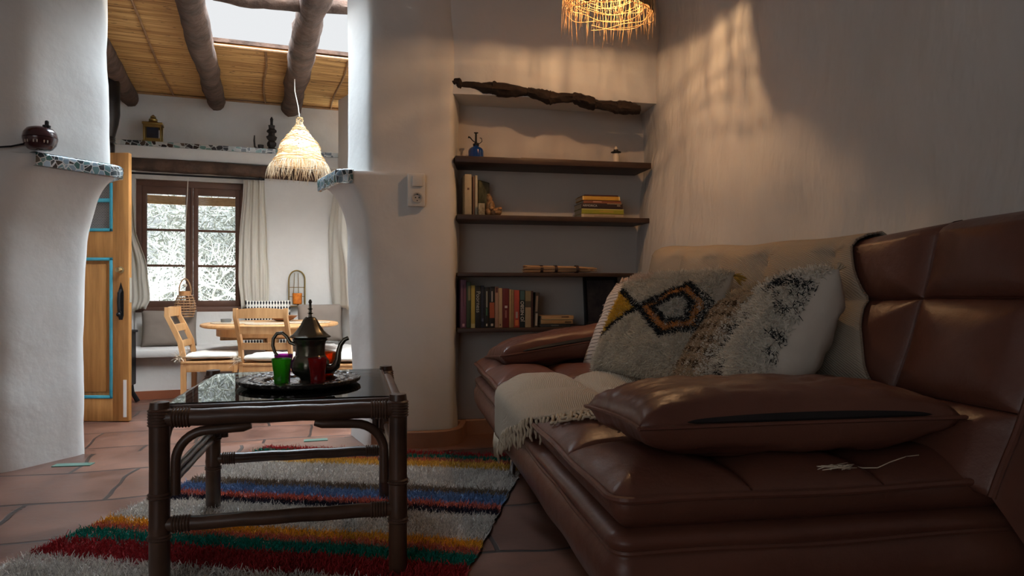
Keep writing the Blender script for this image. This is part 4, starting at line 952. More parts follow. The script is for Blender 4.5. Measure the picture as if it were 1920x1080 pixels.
# ---- switch and socket plate
def plate():
    x, y = -.482, 3.488; r = thing('wall_socket', 'white switch and socket plate on the right pier', 'socket', (x, y, 1.205), R(10))
    P = mat('socket_plastic', (.62, .585, .53), .35)
    mb = MB(); mb.box((0, -.012, .085), (.088, .03, .165), bev=.006); mb.build('cover_plate', P, r)
    mb = MB(); mb.box((.006, -.031, .128), (.052, .012, .052), Matrix.Rotation(R(5), 4, 'X').to_euler().z, bev=.003); mb.build('rocker_switch', P, r)
    mb = MB(); mb.lathe([(.026, 0), (.026, .006), (.020, .006), (.019, -.004), (0, -.004)], (.004, -.029, .046), 24, Matrix.Rotation(R(90), 4, 'X')); mb.build('socket_cup', mat('socket_inner', (.45, .42, .38), .4), r)
    mb = MB()
    for dx, dz in ((-.008, 0), (.009, 0), (0, .017), (0, -.015)): mb.lathe([(.003, 0), (.003, .002), (0, .002)], (.004+dx, -.030, .046+dz), 10, Matrix.Rotation(R(90), 4, 'X'))
    mb.build('socket_hole', M_BLACK, r)
plate()
# ---- main pendant, only its loose fringe hangs into view
def low(a):   # rim shaped lower towards the sofa end to block lamplight on the right wall
    d = math.cos(a-R(-68)); return -.145*max(0, min(1, (d-.26)/.15))
straw_shade('pendant_lamp', 'large straw pendant lamp, only its golden fringe in view at the top', (.413, 2.95, 2.105),
            [(.185, 0), (.180, .03), (.165, .07), (.13, .13), (.08, .18), (.03, .21)], .178, .005, .235, .055, 11, M_STRAW, rim_mod=low, nfr=230, nweave=50,
            cord=[(0, 0, .2), (0, 0, .6)], power=17, sw=.0016, col=(1, .60, .30), loose=1, ring=.15)
# ================================================================== SOFA
M_LEATH = mat('brown_leather', (.108, .041, .028), .38, spec=.45, noise_=(2.2, (.165, .066, .042), .9), bump=(9, .30, .02), coat=.0)
def leather_detail():
    t, b = nodes(M_LEATH); tcn = t.nodes.new('ShaderNodeTexCoord'); v = t.nodes.new('ShaderNodeTexVoronoi'); v.inputs['Scale'].default_value = 260; t.links.new(tcn.outputs['Object'], v.inputs['Vector'])
    old = b.inputs['Normal'].links[0].from_node
    bp = t.nodes.new('ShaderNodeBump'); bp.inputs['Strength'].default_value = .12; bp.inputs['Distance'].default_value = .001; t.links.new(v.outputs[0], bp.inputs['Height']); t.links.new(old.outputs[0], bp.inputs['Normal']); t.links.new(bp.outputs[0], b.inputs['Normal'])
leather_detail()
M_SEAM = mat('leather_seam', (.022, .008, .005), .95, spec=.05)
SO = Vector((.18, 1.23, 0)); SA = R(9.7); SL_, SB = 2.13, .80
MS = Matrix.Translation(SO) @ Matrix.Rotation(SA, 4, 'Z')
def sw(b, l, z): return MS @ Vector((b, l, z))
LS = [.0, .34, .69, 1.05, 1.41, 1.77, SL_]; BS = [0, .27, .54, .80]
def cell(x, S):
    for a, b in zip(S, S[1:]):
        if x <= b: return max(0, min(1, (x-a)/(b-a)))
    return 1
def pan(x, S, p=.32): return max(0, math.sin(math.pi*cell(x, S)))**p
def near(S, lo, hi, n):
    v = set(np.round(np.linspace(lo, hi, n), 5))
    for q in S[1:-1]: v |= {q-.013, q-.007, q-.003, q, q+.003, q+.007, q+.013}
    return sorted(v)
def zbase(l): return .42+.022*(l/SL_)**2
def edgef(b, l, w=.11):
    d = min(b, l, SL_-l); d = max(0, min(1, d/w)); return math.sqrt(max(0, 1-(1-d)**2))
def seat_z(b, l):
    b = max(0, b); l = max(0, min(SL_, l)); e = edgef(b, l)
    return zbase(l)+e*(.006+.046*min(pan(b, BS, .36), pan(l, LS, .36))+.004*noise.noise(Vector((b*7, l*7, 0))))
def sofa():
    r = thing('leather_sofa', 'tufted brown leather sofa along the right wall', 'sofa', SO, SA)
    # seat
    bs = near(BS, 0, SB, 84); ls = near(LS, 0, SL_, 214); nb, nl = len(bs), len(ls); mb = MB()
    rc = .038
    def rnd(b, l):      # round the two front corners in plan
        for lc, s in ((rc, -1), (SL_-rc, 1)):
            if b < rc and (l-lc)*s > 0:
                dx, dy = rc-b, abs(l-lc); m = max(dx, dy); h = math.hypot(dx, dy)
                if h > 1e-6: k = m/h; return rc-dx*k, lc+s*dy*k
        return b, l
    def top(i, j):
        b, l = float(bs[i]), float(ls[j]); z = seat_z(b, l); b2, l2 = rnd(b, l); return (b2, l2, z)
    def bot(i, j):
        b, l = float(bs[i]), float(ls[j]); e = edgef(b, l, .07); b2, l2 = rnd(b, l); return (b2, l2, zbase(l)-.070*e)
    mb.grid(top, nb, nl); mb.grid(bot, nb, nl)
    seat = mb.build('seat', M_LEATH, r, merge=.0003, auto=0)
    def outline(off, n=12, b1=SB, rcx=rc):
        P = [(b1, -off)]
        for (cx, cy, a0) in ((rcx, rcx, 270), (rcx, SL_-rcx, 180)):
            for k in range(n): a = R(a0-90*k/(n-1)); P.append((cx+(rcx+off)*math.cos(a), cy+(rcx+off)*math.sin(a)))
        P.append((b1, SL_+off)); return P
    def pipe(off, zf, rad, nm, parent, b1=SB):
        o = outline(off, b1=b1); pts = []
        for a, b_ in zip(o, o[1:]):
            m = max(1, int(math.hypot(a[0]-b_[0], a[1]-b_[1])/.03))
            for q in range(m): x = a[0]+(b_[0]-a[0])*q/m; y = a[1]+(b_[1]-a[1])*q/m; pts.append((x, y, zf(y)+.0025*math.sin(y*17+x*11)))
        mb = MB(); mb.tube(pts, rad, 8); return mb.build(nm, M_LEATH, parent)
    pipe(.002, lambda l: zbase(l), .0075, 'seat_piping', seat)
    for L_ in LS[1:-1]:
        mb = MB(); mb.tube([(b_, L_, seat_z(b_, L_)+.0005) for b_ in np.linspace(.02, .74, 40)], .0034, 6); mb.build('seat_seam', M_SEAM, seat)
    for B_ in BS[1:-1]:
        mb = MB(); mb.tube([(B_, l_, seat_z(B_, l_)+.0005) for l_ in np.linspace(.02, SL_-.02, 110)], .0034, 6); mb.build('seat_seam', M_SEAM, seat)
    # base
    prof = [(.362, -.06), (.358, -.018), (.348, .002), (.335, .003), (.322, -.010), (.312, -.004), (.295, .006), (.25, .004), (.21, -.012), (.195, -.034), (.175, -.060), (.168, -.085), (.168, -.2)]
    mb = MB(); m = len(prof); O0 = outline(0, b1=.93); n = len(O0)
    pts = []
    def subdiv(o, st_=.05):
        out = []
        for a, b_ in zip(o, o[1:]):
            k = max(1, int(math.hypot(a[0]-b_[0], a[1]-b_[1])/st_))
            for q in range(k): out.append((a[0]+(b_[0]-a[0])*q/k, a[1]+(b_[1]-a[1])*q/k))
        out.append(o[-1]); return out
    K = [subdiv(outline(0, b1=.93))][0]; nn = []
    for i, p in enumerate(K):
        a = K[max(0, i-1)]; b_ = K[min(len(K)-1, i+1)]; d = Vector((b_[0]-a[0], b_[1]-a[1])).normalized(); nn.append((d.y, -d.x) if True else 0)
    # outward is away from the middle of the sofa
    for i, p in enumerate(K):
        v = Vector((p[0]-.5, p[1]-SL_/2)); 
        if nn[i][0]*v.x+nn[i][1]*v.y < 0: nn[i] = (-nn[i][0], -nn[i][1])
    def fb(i, j):
        p = K[i]; z, o = prof[j]; w = .006*noise.noise(Vector((p[0]*5, p[1]*5, z*12)))
        return (p[0]+nn[i][0]*(o+w), p[1]+nn[i][1]*(o+w), z+zbase(p[1])-.42)
    mb.grid(fb, len(K), m, closed_u=True); base = mb.build('sofa_base', M_LEATH, r, auto=0)
    pipe(-.006, lambda l: zbase(l)-.098, .0065, 'base_piping', base, b1=.9)
    # legs
    M_CH = mat('chrome', (.6, .6, .6), .15, metal=1)
    for b, l in ((.105, 1.68), (.105, .34), (.80, 1.78), (.80, .34)):
        mb = MB(); mb.tube([(b+.01, l, .17), (b, l, .012)], .013, 14); mb.lathe([(0, 0), (.032, 0), (.034, .005), (.026, .011), (.014, .014), (0, .014)], (b, l, .0), 20); mb.build('leg', M_CH, r)
    # back rest
    back_mb = MB(); L0, L1 = -.035, SL_+.0; lb = near(LB, L0, L1, 230); hb = near(HS, 0, 1, 70); nh, nl2 = len(hb), len(lb)
    P0 = [(l_, *backp(l_, 0)) for l_ in (0,)]
    back_mb.grid(lambda i, j: back(float(lb[j]), float(hb[i])), nh, nl2)
    back_mb.grid(lambda i, j: backrear(float(lb[j]), i/13), 14, nl2)
    # ends
    for l_ in (L0, L1):
        s = -1 if l_ == L0 else 1
        def fe(i, j):
            h = float(hb[i]); a = Vector(back(l_, h)); c = Vector(backrear(l_, h)); q = a.lerp(c, j/6); q.y += s*.018*math.sin(math.pi*j/6); return q
        back_mb.grid(fe, nh, 7)
    bk = back_mb.build('backrest', M_LEATH, r, merge=.002, auto=0)
    for L_ in LB[1:-1]:
        mb = MB(); mb.tube([Vector(back(L_, h_))+Vector((-.0005, 0, 0)) for h_ in np.linspace(.02, .995, 60)], .0036, 6); mb.build('back_seam', M_SEAM, bk)
    for H_ in HS[1:-1]:
        mb = MB(); mb.tube([Vector(back(l_, H_))+Vector((-.0005, 0, 0)) for l_ in np.linspace(L0+.01, L1-.01, 130)], .0036, 6); mb.build('back_seam', M_SEAM, bk)
    for l_ in (L0, L1):
        mb = MB(); mb.tube([Vector(back(l_, h/40))+Vector((-.002, -.002, 0)) for h in range(41)], .0075, 8); mb.build('back_piping', M_LEATH, bk)
def ztop(l): return float(np.interp(l, [0, .25, .6, 1.3, 2.13], [.972, .966, .946, .955, .998]))
def backp(l, h):
    """centre profile of the back's front face, h 0..1 bottom to top"""
    zt = ztop(l); z = .40+(zt-.40)*h; b = .742+.20*h+.02*math.sin(math.pi*h); return b, z
HS = [0, .27, .66, 1.0]; LB = [-.035, .30, .665, 1.03, 1.40, 1.77, 2.13]
def back(l, h, d=0):
    b, z = backp(l, h)
    pu = min(pan(h, HS, .42), pan(l, LB, .42))
    ee = min(1, max(0, min(l-LB[0], LB[-1]-l))/.05)**.5
    o = .006+.052*pu*ee+.005*noise.noise(Vector((l*6, h*5, 3)))+d
    if h > .93:    # roll over the top
        k = (h-.93)/.07; a = k*math.pi/2; b0, z0 = backp(l, .93); rr = .045
        return (b0+rr*(1-math.cos(a))*1.3-(o)*math.cos(a), l, z0+(ztop(l)-z0)*math.sin(a)+d*.8*math.sin(a)+.0*o)
    return (b-o*.93, l, z+o*.2)
def backrear(l, h):
    b0, z0 = back(l, 1.0)[0], back(l, 1.0)[2]; bb, zb_ = .905, .14
    k = h; 
    return (bb+(b0+.035-bb)*k if h < .93 else b0+.035*(1-(h-.93)/.07), l, (zb_+(z0-zb_)*min(1, k*1.02)) if h < .93 else z0-.035*(1-(h-.93)/.07)*.7)
sofa()
# ---- leather bolsters
def bolster_proto():
    r = thing('leather_bolster', 'brown leather bolster cushion with zip at the near end of the sofa', 'bolster', (0, 0, 0), group='loose leather arm cushions of the sofa')
    mb, P = cushion_mesh(.69, .37, .142, n=40, puff=.42, seed=3, wr=.010, pinch=.10); o = mb.build('leather_cover', M_LEATH, r, merge=.0004, auto=0)
    n = 60; pts = []
    for s in range(4):
        for k in range(n//4*2):
            t_ = -1+2*k/(n//4*2)
            u, v = ((t_, -1), (1, t_), (-t_, 1), (-1, -t_))[s]; p = P(u, v, 1); pts.append((p[0], p[1], 0))
    pts.append(pts[0]); mb = MB(); mb.tube(pts, .0045, 6); mb.build('piping', M_LEATH, o)
    mb = MB(); z_ = []
    for k in range(30):
        u = -.72+1.5*k/29; p = P(u, -.985, 1); w = .011*math.sin(math.pi*k/29)**.5+.001; z_.append((p[0], p[1]-.006, w))
    mb.grid(lambda i, j: (z_[i][0], z_[i][1]+.006*abs(j-1), .008+z_[i][2]*(j-1)), 30, 3); mb.build('zip_gap', mat('zip_black', (.008, .007, .008), .6), r)
    return r
bol = bolster_proto()
bol.matrix_basis = MS @ Matrix.Translation((.408, .225, .530)) @ Matrix.Rotation(R(-3), 4, 'X')
b2 = copy_tree(bol); b2['label'] = 'brown leather bolster cushion at the far end of the sofa below the books'
b2.matrix_basis = MS @ Matrix.Translation((.385, 1.86, .545)) @ Matrix.Rotation(R(4), 4, 'Z') @ Matrix.Rotation(R(-8), 4, 'Y') @ Matrix.Rotation(R(-6), 4, 'X')
# ---- cream throw: one piece over the back, one over the seat and hanging off the front
def throw_mat():
    m = mat('woven_throw', (.52, .44, .34), .95, spec=.1); t, b = nodes(m); tcn = t.nodes.new('ShaderNodeTexCoord')
    w = t.nodes.new('ShaderNodeTexWave'); w.inputs['Scale'].default_value = 70; w.inputs['Distortion'].default_value = 1.5; mp = t.nodes.new('ShaderNodeMapping'); mp.inputs['Rotation'].default_value = (.6, .5, R(35)); t.links.new(tcn.outputs['Object'], mp.inputs[0]); t.links.new(mp.outputs[0], w.inputs['Vector'])
    bp = t.nodes.new('ShaderNodeBump'); bp.inputs['Strength'].default_value = .5; bp.inputs['Distance'].default_value = .003; t.links.new(w.outputs[1], bp.inputs['Height']); t.links.new(bp.outputs[0], b.inputs['Normal'])
    n = t.nodes.new('ShaderNodeTexNoise'); n.inputs['Scale'].default_value = 3; t.links.new(tcn.outputs['Object'], n.inputs['Vector'])
    x = t.nodes.new('ShaderNodeMix'); x.data_type = 'RGBA'; x.inputs['A'].default_value = (.43, .365, .29, 1); x.inputs['B'].default_value = (.34, .28, .215, 1)
    md = t.nodes.new('ShaderNodeMath'); md.operation = 'MULTIPLY'; t.links.new(n.outputs[0], md.inputs[0]); t.links.new(w.outputs[1], md.inputs[1]); t.links.new(md.outputs[0], x.inputs['Factor']); t.links.new(x.outputs['Result'], b.inputs['Base Color'])
    return m
M_THROW = throw_mat(); M_YARN = mat('throw_yarn', (.46, .38, .28), .95, spec=.1)
def sagz(b, l): return max(seat_z(b, l), seat_z(b, l+.03)-.008, seat_z(b, l-.03)-.008)
def throw():
    r = thing('throw_blanket', 'cream woven throw draped over the sofa back and seat', 'throw', SO, SA)
    mb = MB()
    def bt(i, j):
        q = j/59
        ln = .62+(.28-.62)*(1-q if q < 1 else 0) if False else .30+.28*min(1, q/.75)
        l = ln+(2.10-ln)*i/79
        if q <= .75:
            h = .10+.90*q/.75; p = back(l, h, .012+.003*math.sin(l*13)); return p
        k = (q-.75)/.25; h = 1-.5*k; p = backrear(l, h); return (p[0]+.012, l, p[2])
    mb.grid(bt, 80, 60)
    body = mb.build('throw_back_fold', M_THROW, r, recalc=False, auto=0); m = body.modifiers.new('thick', 'SOLIDIFY'); m.thickness = .006; m.offset = 0
    # braided near edge
    rg = np.random.default_rng(3); E = [Vector(bt(0, j)) for j in range(4, 45)]; mb = MB()
    for q, (a, b_) in enumerate(zip(E, E[1:])):
        d = (b_-a); n_ = 3
        for k in range(n_):
            c = a+d*(k/n_); mb.lathe([(0, -.004), (.004, 0), (0, .004)], c+Vector((-.004, -.004, 0)), 6)
    mb.build('braided_edge', mat('dark_braid', (.26, .20, .15), .95), body)
    # seat piece
    lF = 1.30
    def lN(w): return float(np.interp(w, [-.17, -.10, -.03, .05, .15, .30, .70], [1.20, 1.05, .78, .58, .47, .42, .42]))
    def sp(w, l):
        if w >= .015:
            return (w, l, sagz(w, l)+.010+.004*noise.noise(Vector((w*9, l*6, 1))))
        k = .015-w; a = min(1, k/.05)*math.pi/2; z0 = sagz(.015, l)+.010
        zz = z0-.030*(1-math.cos(a)) if k < .05 else z0-.030-(k-.05)
        return (.015-.036*math.sin(a)-.002-.004*noise.noise(Vector((w*9, l*14, 1))), l, zz-.012*min(1, k/.05))
    mb = MB(); nw, nv = 60, 50
    def st_(i, j):
        w = -.17+.87*i/(nw-1); l = lF+.02*math.sin(w*9)+(lN(w)-lF)*j/(nv-1); return sp(w, l)
    mb.grid(st_, nw, nv); sb = mb.build('throw_seat_fold', M_THROW, r, recalc=False, auto=0); m = sb.modifiers.new('thick', 'SOLIDIFY'); m.thickness = .006; m.offset = 0
    # knotted fringe
    mb = MB(); rgp = random.Random(9)
    for k in range(120):
        f = k/119; w = -.17+.80*f**.9; l = lN(w); p = Vector(sp(w, l)); L = rgp.uniform(.045, .075); P = [p]; 
        for q in range(1, 6):
            t_ = q/5
            if w < .03: d = Vector((-.006*t_+rgp.uniform(-.004, .004), -.35*L*t_+rgp.uniform(-.004, .004), -L*t_*.95)); c = p+d
            else:
                wl = w+rgp.uniform(-.012, .012)*t_-.01*t_; ll = l-L*t_; c = Vector((wl, ll, sagz(wl, ll)+.010*(1-t_*.3)+.006*abs(math.sin(q*2+k))))
            P.append(c)
        mb.tube(P, [.0048, .0055, .004, .0048, .0042, .0026], 5)
    for k in range(2, 40):   # twisted cord hanging at the free corner
        w = -.17; l = 1.20+.10*(k-2)/37; p = Vector(sp(w, l)); L = rgp.uniform(.05, .085)
        mb.tube([p, p+Vector((-.004, rgp.uniform(-.006, .006), -L*.5)), p+Vector((-.002, rgp.uniform(-.01, .01), -L))], [.004, .0042, .002], 5)
    rgn = np.random.default_rng(4); mb.build('fringe', M_YARN, r, auto=0)
throw()
# ---- shaggy cushions
def shag(o_parent, P, w, h, colfn, N, L, side=1, seed=0, wid=.0016, m=None, jit=.5, lim=.985):
    rg = np.random.default_rng(seed); uv = rg.uniform(-lim, lim, (N, 2)); pts = np.array([P(u, v, side) for u, v in uv]); e = .02
    pu = np.array([P(min(1, u+e), v, side) for u, v in uv])-np.array([P(max(-1, u-e), v, side) for u, v in uv]); pv = np.array([P(u, min(1, v+e), side) for u, v in uv])-np.array([P(u, max(-1, v-e), side) for u, v in uv])
    nn = np.cross(pu, pv)*side; nn /= np.linalg.norm(nn, axis=1)[:, None]+1e-9
    D = nn+rg.normal(0, jit, (N, 3))+np.array([0, -.35, 0]); C, keep = colfn(uv[:, 0], uv[:, 1], rg); C = C*(1+.12*rg.normal(size=N))[:, None].clip(.6, 1.4)
    pts, D, C = pts[keep], D[keep], C[keep]
    Ls = rg.uniform(.6, 1.2, len(pts))*L
    V, F = strands(pts, D, Ls, wid, rg, .5); o = fast_mesh('shaggy_pile', V, F, m or attr_mat('cushion_wool'), o_parent); set_cols(o, np.repeat(C, 6, 0)); o['kind'] = 'stuff'; return o
def in_poly(x, y, poly):
    k = np.zeros(len(x), bool); n = len(poly)
    for i in range(n):
        (xa, ya), (xb, yb) = poly[i], poly[(i+1) % n]; c = ((ya > y) != (yb > y)) & (x < (xb-xa)*(y-ya)/(yb-ya+1e-12)+xa); k ^= c
    return k
def dseg(x, y, a, b):
    ax, ay = a; bx, by = b; t_ = np.clip(((x-ax)*(bx-ax)+(y-ay)*(by-ay))/((bx-ax)**2+(by-ay)**2), 0, 1); return np.hypot(x-ax-t_*(bx-ax), y-ay-t_*(by-ay))
M_CREAMC = mat('cream_cotton', (.58, .53, .45), .95, spec=.1, bump=(60, .3, .003))
def tassel(mb, p, d, L, rg, n=26, sp_=.35, r_=.0022):
    for k in range(n):
        v = (Vector(d).normalized()+Vector((rg.uniform(-sp_, sp_), rg.uniform(-sp_, sp_), rg.uniform(-sp_, sp_)))).normalized(); q = Vector(p)
        mb.tube([q, q+v*L*.5, q+v*L*.9+Vector((0, 0, -.1*L))], [r_, r_*1.1, r_*.5], 4)
def pillow_patterned():
    r = thing('cushion', 'large cream shaggy cushion with yellow, orange and black diamond pattern', 'cushion', (0, 0, 0))
    r.matrix_basis = frame3((.525, 2.47, .662), (.47, -.88, 0.02), (.22, .08, .42))
    w, h = .52, .43; mb, P = cushion_mesh(w, h, .17, n=30, seed=11, wr=.014, pinch=.12); mb.build('cushion_cover', M_CREAMC, r, merge=.0004, auto=0)
    Dm = [(-.17, .17), (.64, .60), (.97, .38), (.94, -.10), (.52, -.30)]; c = (.58, .17); In = [(c[0]+(x-c[0])*.56, c[1]+(y-c[1])*.56) for x, y in Dm]; In[0] = (.12, .17)
    Tr = [(-1.1, .45), (-.86, .56), (-.17, .17), (-.88, -.42), (-1.1, -.3)]
    def cf(x, y, rg):
        x = x+rg.normal(0, .007, len(x)); y = y+rg.normal(0, .007, len(x)); C = np.tile(np.array([.60, .54, .44]), (len(x), 1))
        C[in_poly(x, y, Tr)] = (.62, .38, .05); C[in_poly(x, y, Dm)] = (.60, .27, .08); C[in_poly(x, y, In)] = (.44, .42, .37)
        pk = (x < -.2) & (y > .72) & (x > -.95); C[pk] = C[pk]*.6+np.array([.60, .38, .28])*.4
        B = [(-.86, .56), (-.17, .17), (-.88, -.42)]
        d = np.minimum(dseg(x, y, B[0], B[1]), dseg(x, y, B[1], B[2]))
        for i in range(5): d = np.minimum(d, dseg(x, y, Dm[i], Dm[(i+1) % 5])); d = np.minimum(d, dseg(x, y, In[i], In[(i+1) % 5])*1.05)
        C[d < .05] = (.022, .024, .028); return C, np.ones(len(x), bool)
    shag(r, P, w, h, cf, 42000, .009, 1, 5, wid=.0014)
    rg = random.Random(2); mb = MB(); tassel(mb, (.25, -.205, 0), (.4, -.8, .4), .05, rg, 30); mb.build('corner_tassel', mat('mustard_yarn', (.42, .26, .05), .9), r, auto=0); mb = MB(); tassel(mb, (.25, .205, -.01), (.9, -.3, 0), .05, rg, 26); mb.build('corner_tassel', mat('mustard_yarn', (.42, .26, .05), .9), r, auto=0)
pillow_patterned()
def stripes_mat():
    m = mat('striped_cotton', (.56, .50, .42), .95, spec=.1); t, b = nodes(m); tcn = t.nodes.new('ShaderNodeTexCoord'); sp = t.nodes.new('ShaderNodeSeparateXYZ'); t.links.new(tcn.outputs['Object'], sp.inputs[0])
    a = t.nodes.new('ShaderNodeMath'); a.operation = 'MULTIPLY'; a.inputs[1].default_value = 62; t.links.new(sp.outputs['Y'], a.inputs[0]); f = t.nodes.new('ShaderNodeMath'); f.operation = 'FRACT'; t.links.new(a.outputs[0], f.inputs[0]); g = t.nodes.new('ShaderNodeMath'); g.operation = 'LESS_THAN'; g.inputs[1].default_value = .17; t.links.new(f.outputs[0], g.inputs[0])
    x = t.nodes.new('ShaderNodeMix'); x.data_type = 'RGBA'; x.inputs['A'].default_value = (.56, .47, .39, 1); x.inputs['B'].default_value = (.07, .05, .045, 1); t.links.new(g.outputs[0], x.inputs['Factor']); t.links.new(x.outputs['Result'], b.inputs['Base Color']); return m
def pillow_striped():
    r = thing('cushion', 'fringed cream cushion with thin dark stripes, behind the diamond patterned one', 'cushion', (0, 0, 0))
    r.matrix_basis = frame3((.495, 2.83, .648), (.40, -.91, 0.10), (.20, .10, .42))
    w, h = .50, .44; mb, P = cushion_mesh(w, h, .15, n=26, seed=31, wr=.008, pinch=.10); mb.build('cushion_cover', stripes_mat(), r, merge=.0004, auto=0)
    mb = MB(); rg = random.Random(6)
    for k in range(46):
        v = -1+2*k/45; p = P(-1, v, 1); L = rg.uniform(.03, .055); mb.tube([p, (p[0]-L*.5, p[1]+rg.uniform(-.01, .01), rg.uniform(-.01, .01)), (p[0]-L, p[1]-L*.3+rg.uniform(-.012, .012), rg.uniform(-.015, .015))], [.003, .0034, .0018], 5)
    for k in range(20):
        v = -1+.6*k/19; p = P(v, 1, 1); L = .03; mb.tube([p, (p[0], p[1]+L, rg.uniform(-.01, .01))], .0026, 5)
    mb.build('fringe', mat('pinkish_yarn', (.50, .36, .28), .95), r, auto=0)
pillow_striped()
def pillow_dotted():
    r = thing('cushion', 'small tan cushion with rows of brown dots and a tassel, between two larger ones', 'cushion', (0, 0, 0))
    r.matrix_basis = frame3((.645, 2.175, .622), (0, -.35, .037), (.19, 0, .258))
    w, h = .37, .36; mb, P = cushion_mesh(w, h, .13, n=26, seed=41, wr=.010, pinch=.10); mb.build('cushion_cover', M_CREAMC, r, merge=.0004, auto=0)
    def cf(x, y, rg):
        C = np.tile(np.array([.38, .28, .185]), (len(x), 1)); row = (y*4) % 1; colx = (x*4+np.floor(y*4)*.5) % 1; k = (np.hypot((row-.5), (colx-.5)*1.1) < .30) & (np.abs(y) < .75); C[k] = (.11, .065, .035); return C, rg.random(len(x)) < .9
    shag(r, P, w, h, cf, 14000, .006, 1, 15, wid=.0016)
    rg = random.Random(12); mb = MB()
    for u in np.linspace(-1, 1, 16): p = P(u, .97, 1); tassel(mb, p, (.1, .2, .5), .045, rg, 7, .5)
    tassel(mb, (.16, .17, .01), (.2, -.7, .6), .085, rg, 60, .3, .0026); mb.build('tassel', mat('tan_yarn', (.40, .30, .19), .95), r, auto=0)
pillow_dotted()
def pillow_white():
    r = thing('cushion', 'puffy white cushion with black flecked shaggy front, nearest the camera', 'cushion', (0, 0, 0))
    r.matrix_basis = frame3((.728, 1.935, .640), (-.03, -1, .155), (.186, .08, .306))
    w, h = .42, .41; mb, P = cushion_mesh(w, h, .20, n=30, seed=51, wr=.012, pinch=.10); mb.build('cushion_cover', mat('white_cotton', (.62, .57, .49), .95, spec=.1, bump=(12, .4, .012)), r, merge=.0004, auto=0)
    def cf(x, y, rg):
        C = np.tile(np.array([.66, .62, .54]), (len(x), 1)); n = vnoise(x+3, y+3, 3.0, 21)+.35*vnoise(x, y, 9, 22); z_ = np.abs(((x*.8+y*1.1+.25*np.sin(x*5)) % .8)-.4); k = ((z_ < .06) & (n > -.15)) | ((n > .42) & (rg.random(len(x)) < .55)); k &= rg.random(len(x)) < .8; C[k] = (.018, .02, .025); return C, np.ones(len(x), bool)
    shag(r, P, w, h, cf, 26000, .011, 1, 25, wid=.0015)
    rg = random.Random(13); mb = MB(); tassel(mb, (.20, .20, 0), (.3, 1, 0), .028, rg, 18, .5); mb.build('corner_tassel', MATS['throw_yarn'], r, auto=0)
pillow_white()
def stray():
    rg = random.Random(3); mb = MB(); c = Vector((.47, .035, seat_z(.47, .035)+.004))
    for k in range(26): mb.tube([c, c+Vector((rg.uniform(-.03, .02), rg.uniform(-.012, .012), rg.uniform(0, .006))), c+Vector((rg.uniform(-.05, .03), rg.uniform(-.02, .02), rg.uniform(-.002, .006)))], [.0018, .0015, .0008], 4)
    mb.tube([c]+[Vector((.47+.028*k, .035+.008*math.sin(k*1.3)+.004*k, seat_z(.47+.028*k, .035+.004*k)+.002)) for k in range(1, 8)], .0012, 4)
    tag(mb.build('yarn_tassel', mat('cream_yarn', (.72, .62, .48), .95), auto=0, loc=(0, 0, 0)), 'white yarn tassel lying on the seat edge before the near bolster', 'tassel').matrix_basis = MS
    mb = MB(); c = Vector(sp_on(.30, .50)); tassel(mb, c, (-1, -.35, .05), .075, rg, 50, .22, .0024)
    tag(mb.build('yarn_tassel', MATS['tan_yarn'], auto=0), 'tan brush-like tassel on the throw beside the near bolster', 'tassel').matrix_basis = MS
def sp_on(b, l): return (b, l, sagz(b, l)+.022)
stray()
# ================================================================== BOOK NICHE
NA = math.atan(.2); NU = Vector((math.cos(NA), math.sin(NA), 0)); NV = Vector((-math.sin(NA), math.cos(NA), 0)); NO = Vector((-.275, 3.575, 0))
def npt(u, d, z): return NO+NU*u+NV*d+Vector((0, 0, z))
SHZ = [1.478, 1.178, .880, .592]
SHW = [(-.02, 1.045, .032), (-.01, 1.035, .026), (-.005, 1.00, .020), (-.005, 1.00, .022)]
LBL = ['top dark wooden niche shelf, holding the blue bottle', 'second dark wooden niche shelf, holding the yellow book stack', 'third dark wooden niche shelf, holding the bundle of sticks', 'lowest dark wooden niche shelf, holding the long row of books']
for z, (u0, u1, th), lb in zip(SHZ, SHW, LBL):
    mb = MB(); mb.box(npt((u0+u1)/2, .115, z-th/2), (u1-u0, .28, th), NA, bev=.003)
    tag(mb.build('shelf_board', M_DARKWOOD), lb, 'shelf', 'dark boards in the book niche')
M_PAGES = mat('book_pages', (.55, .47, .34), .9)
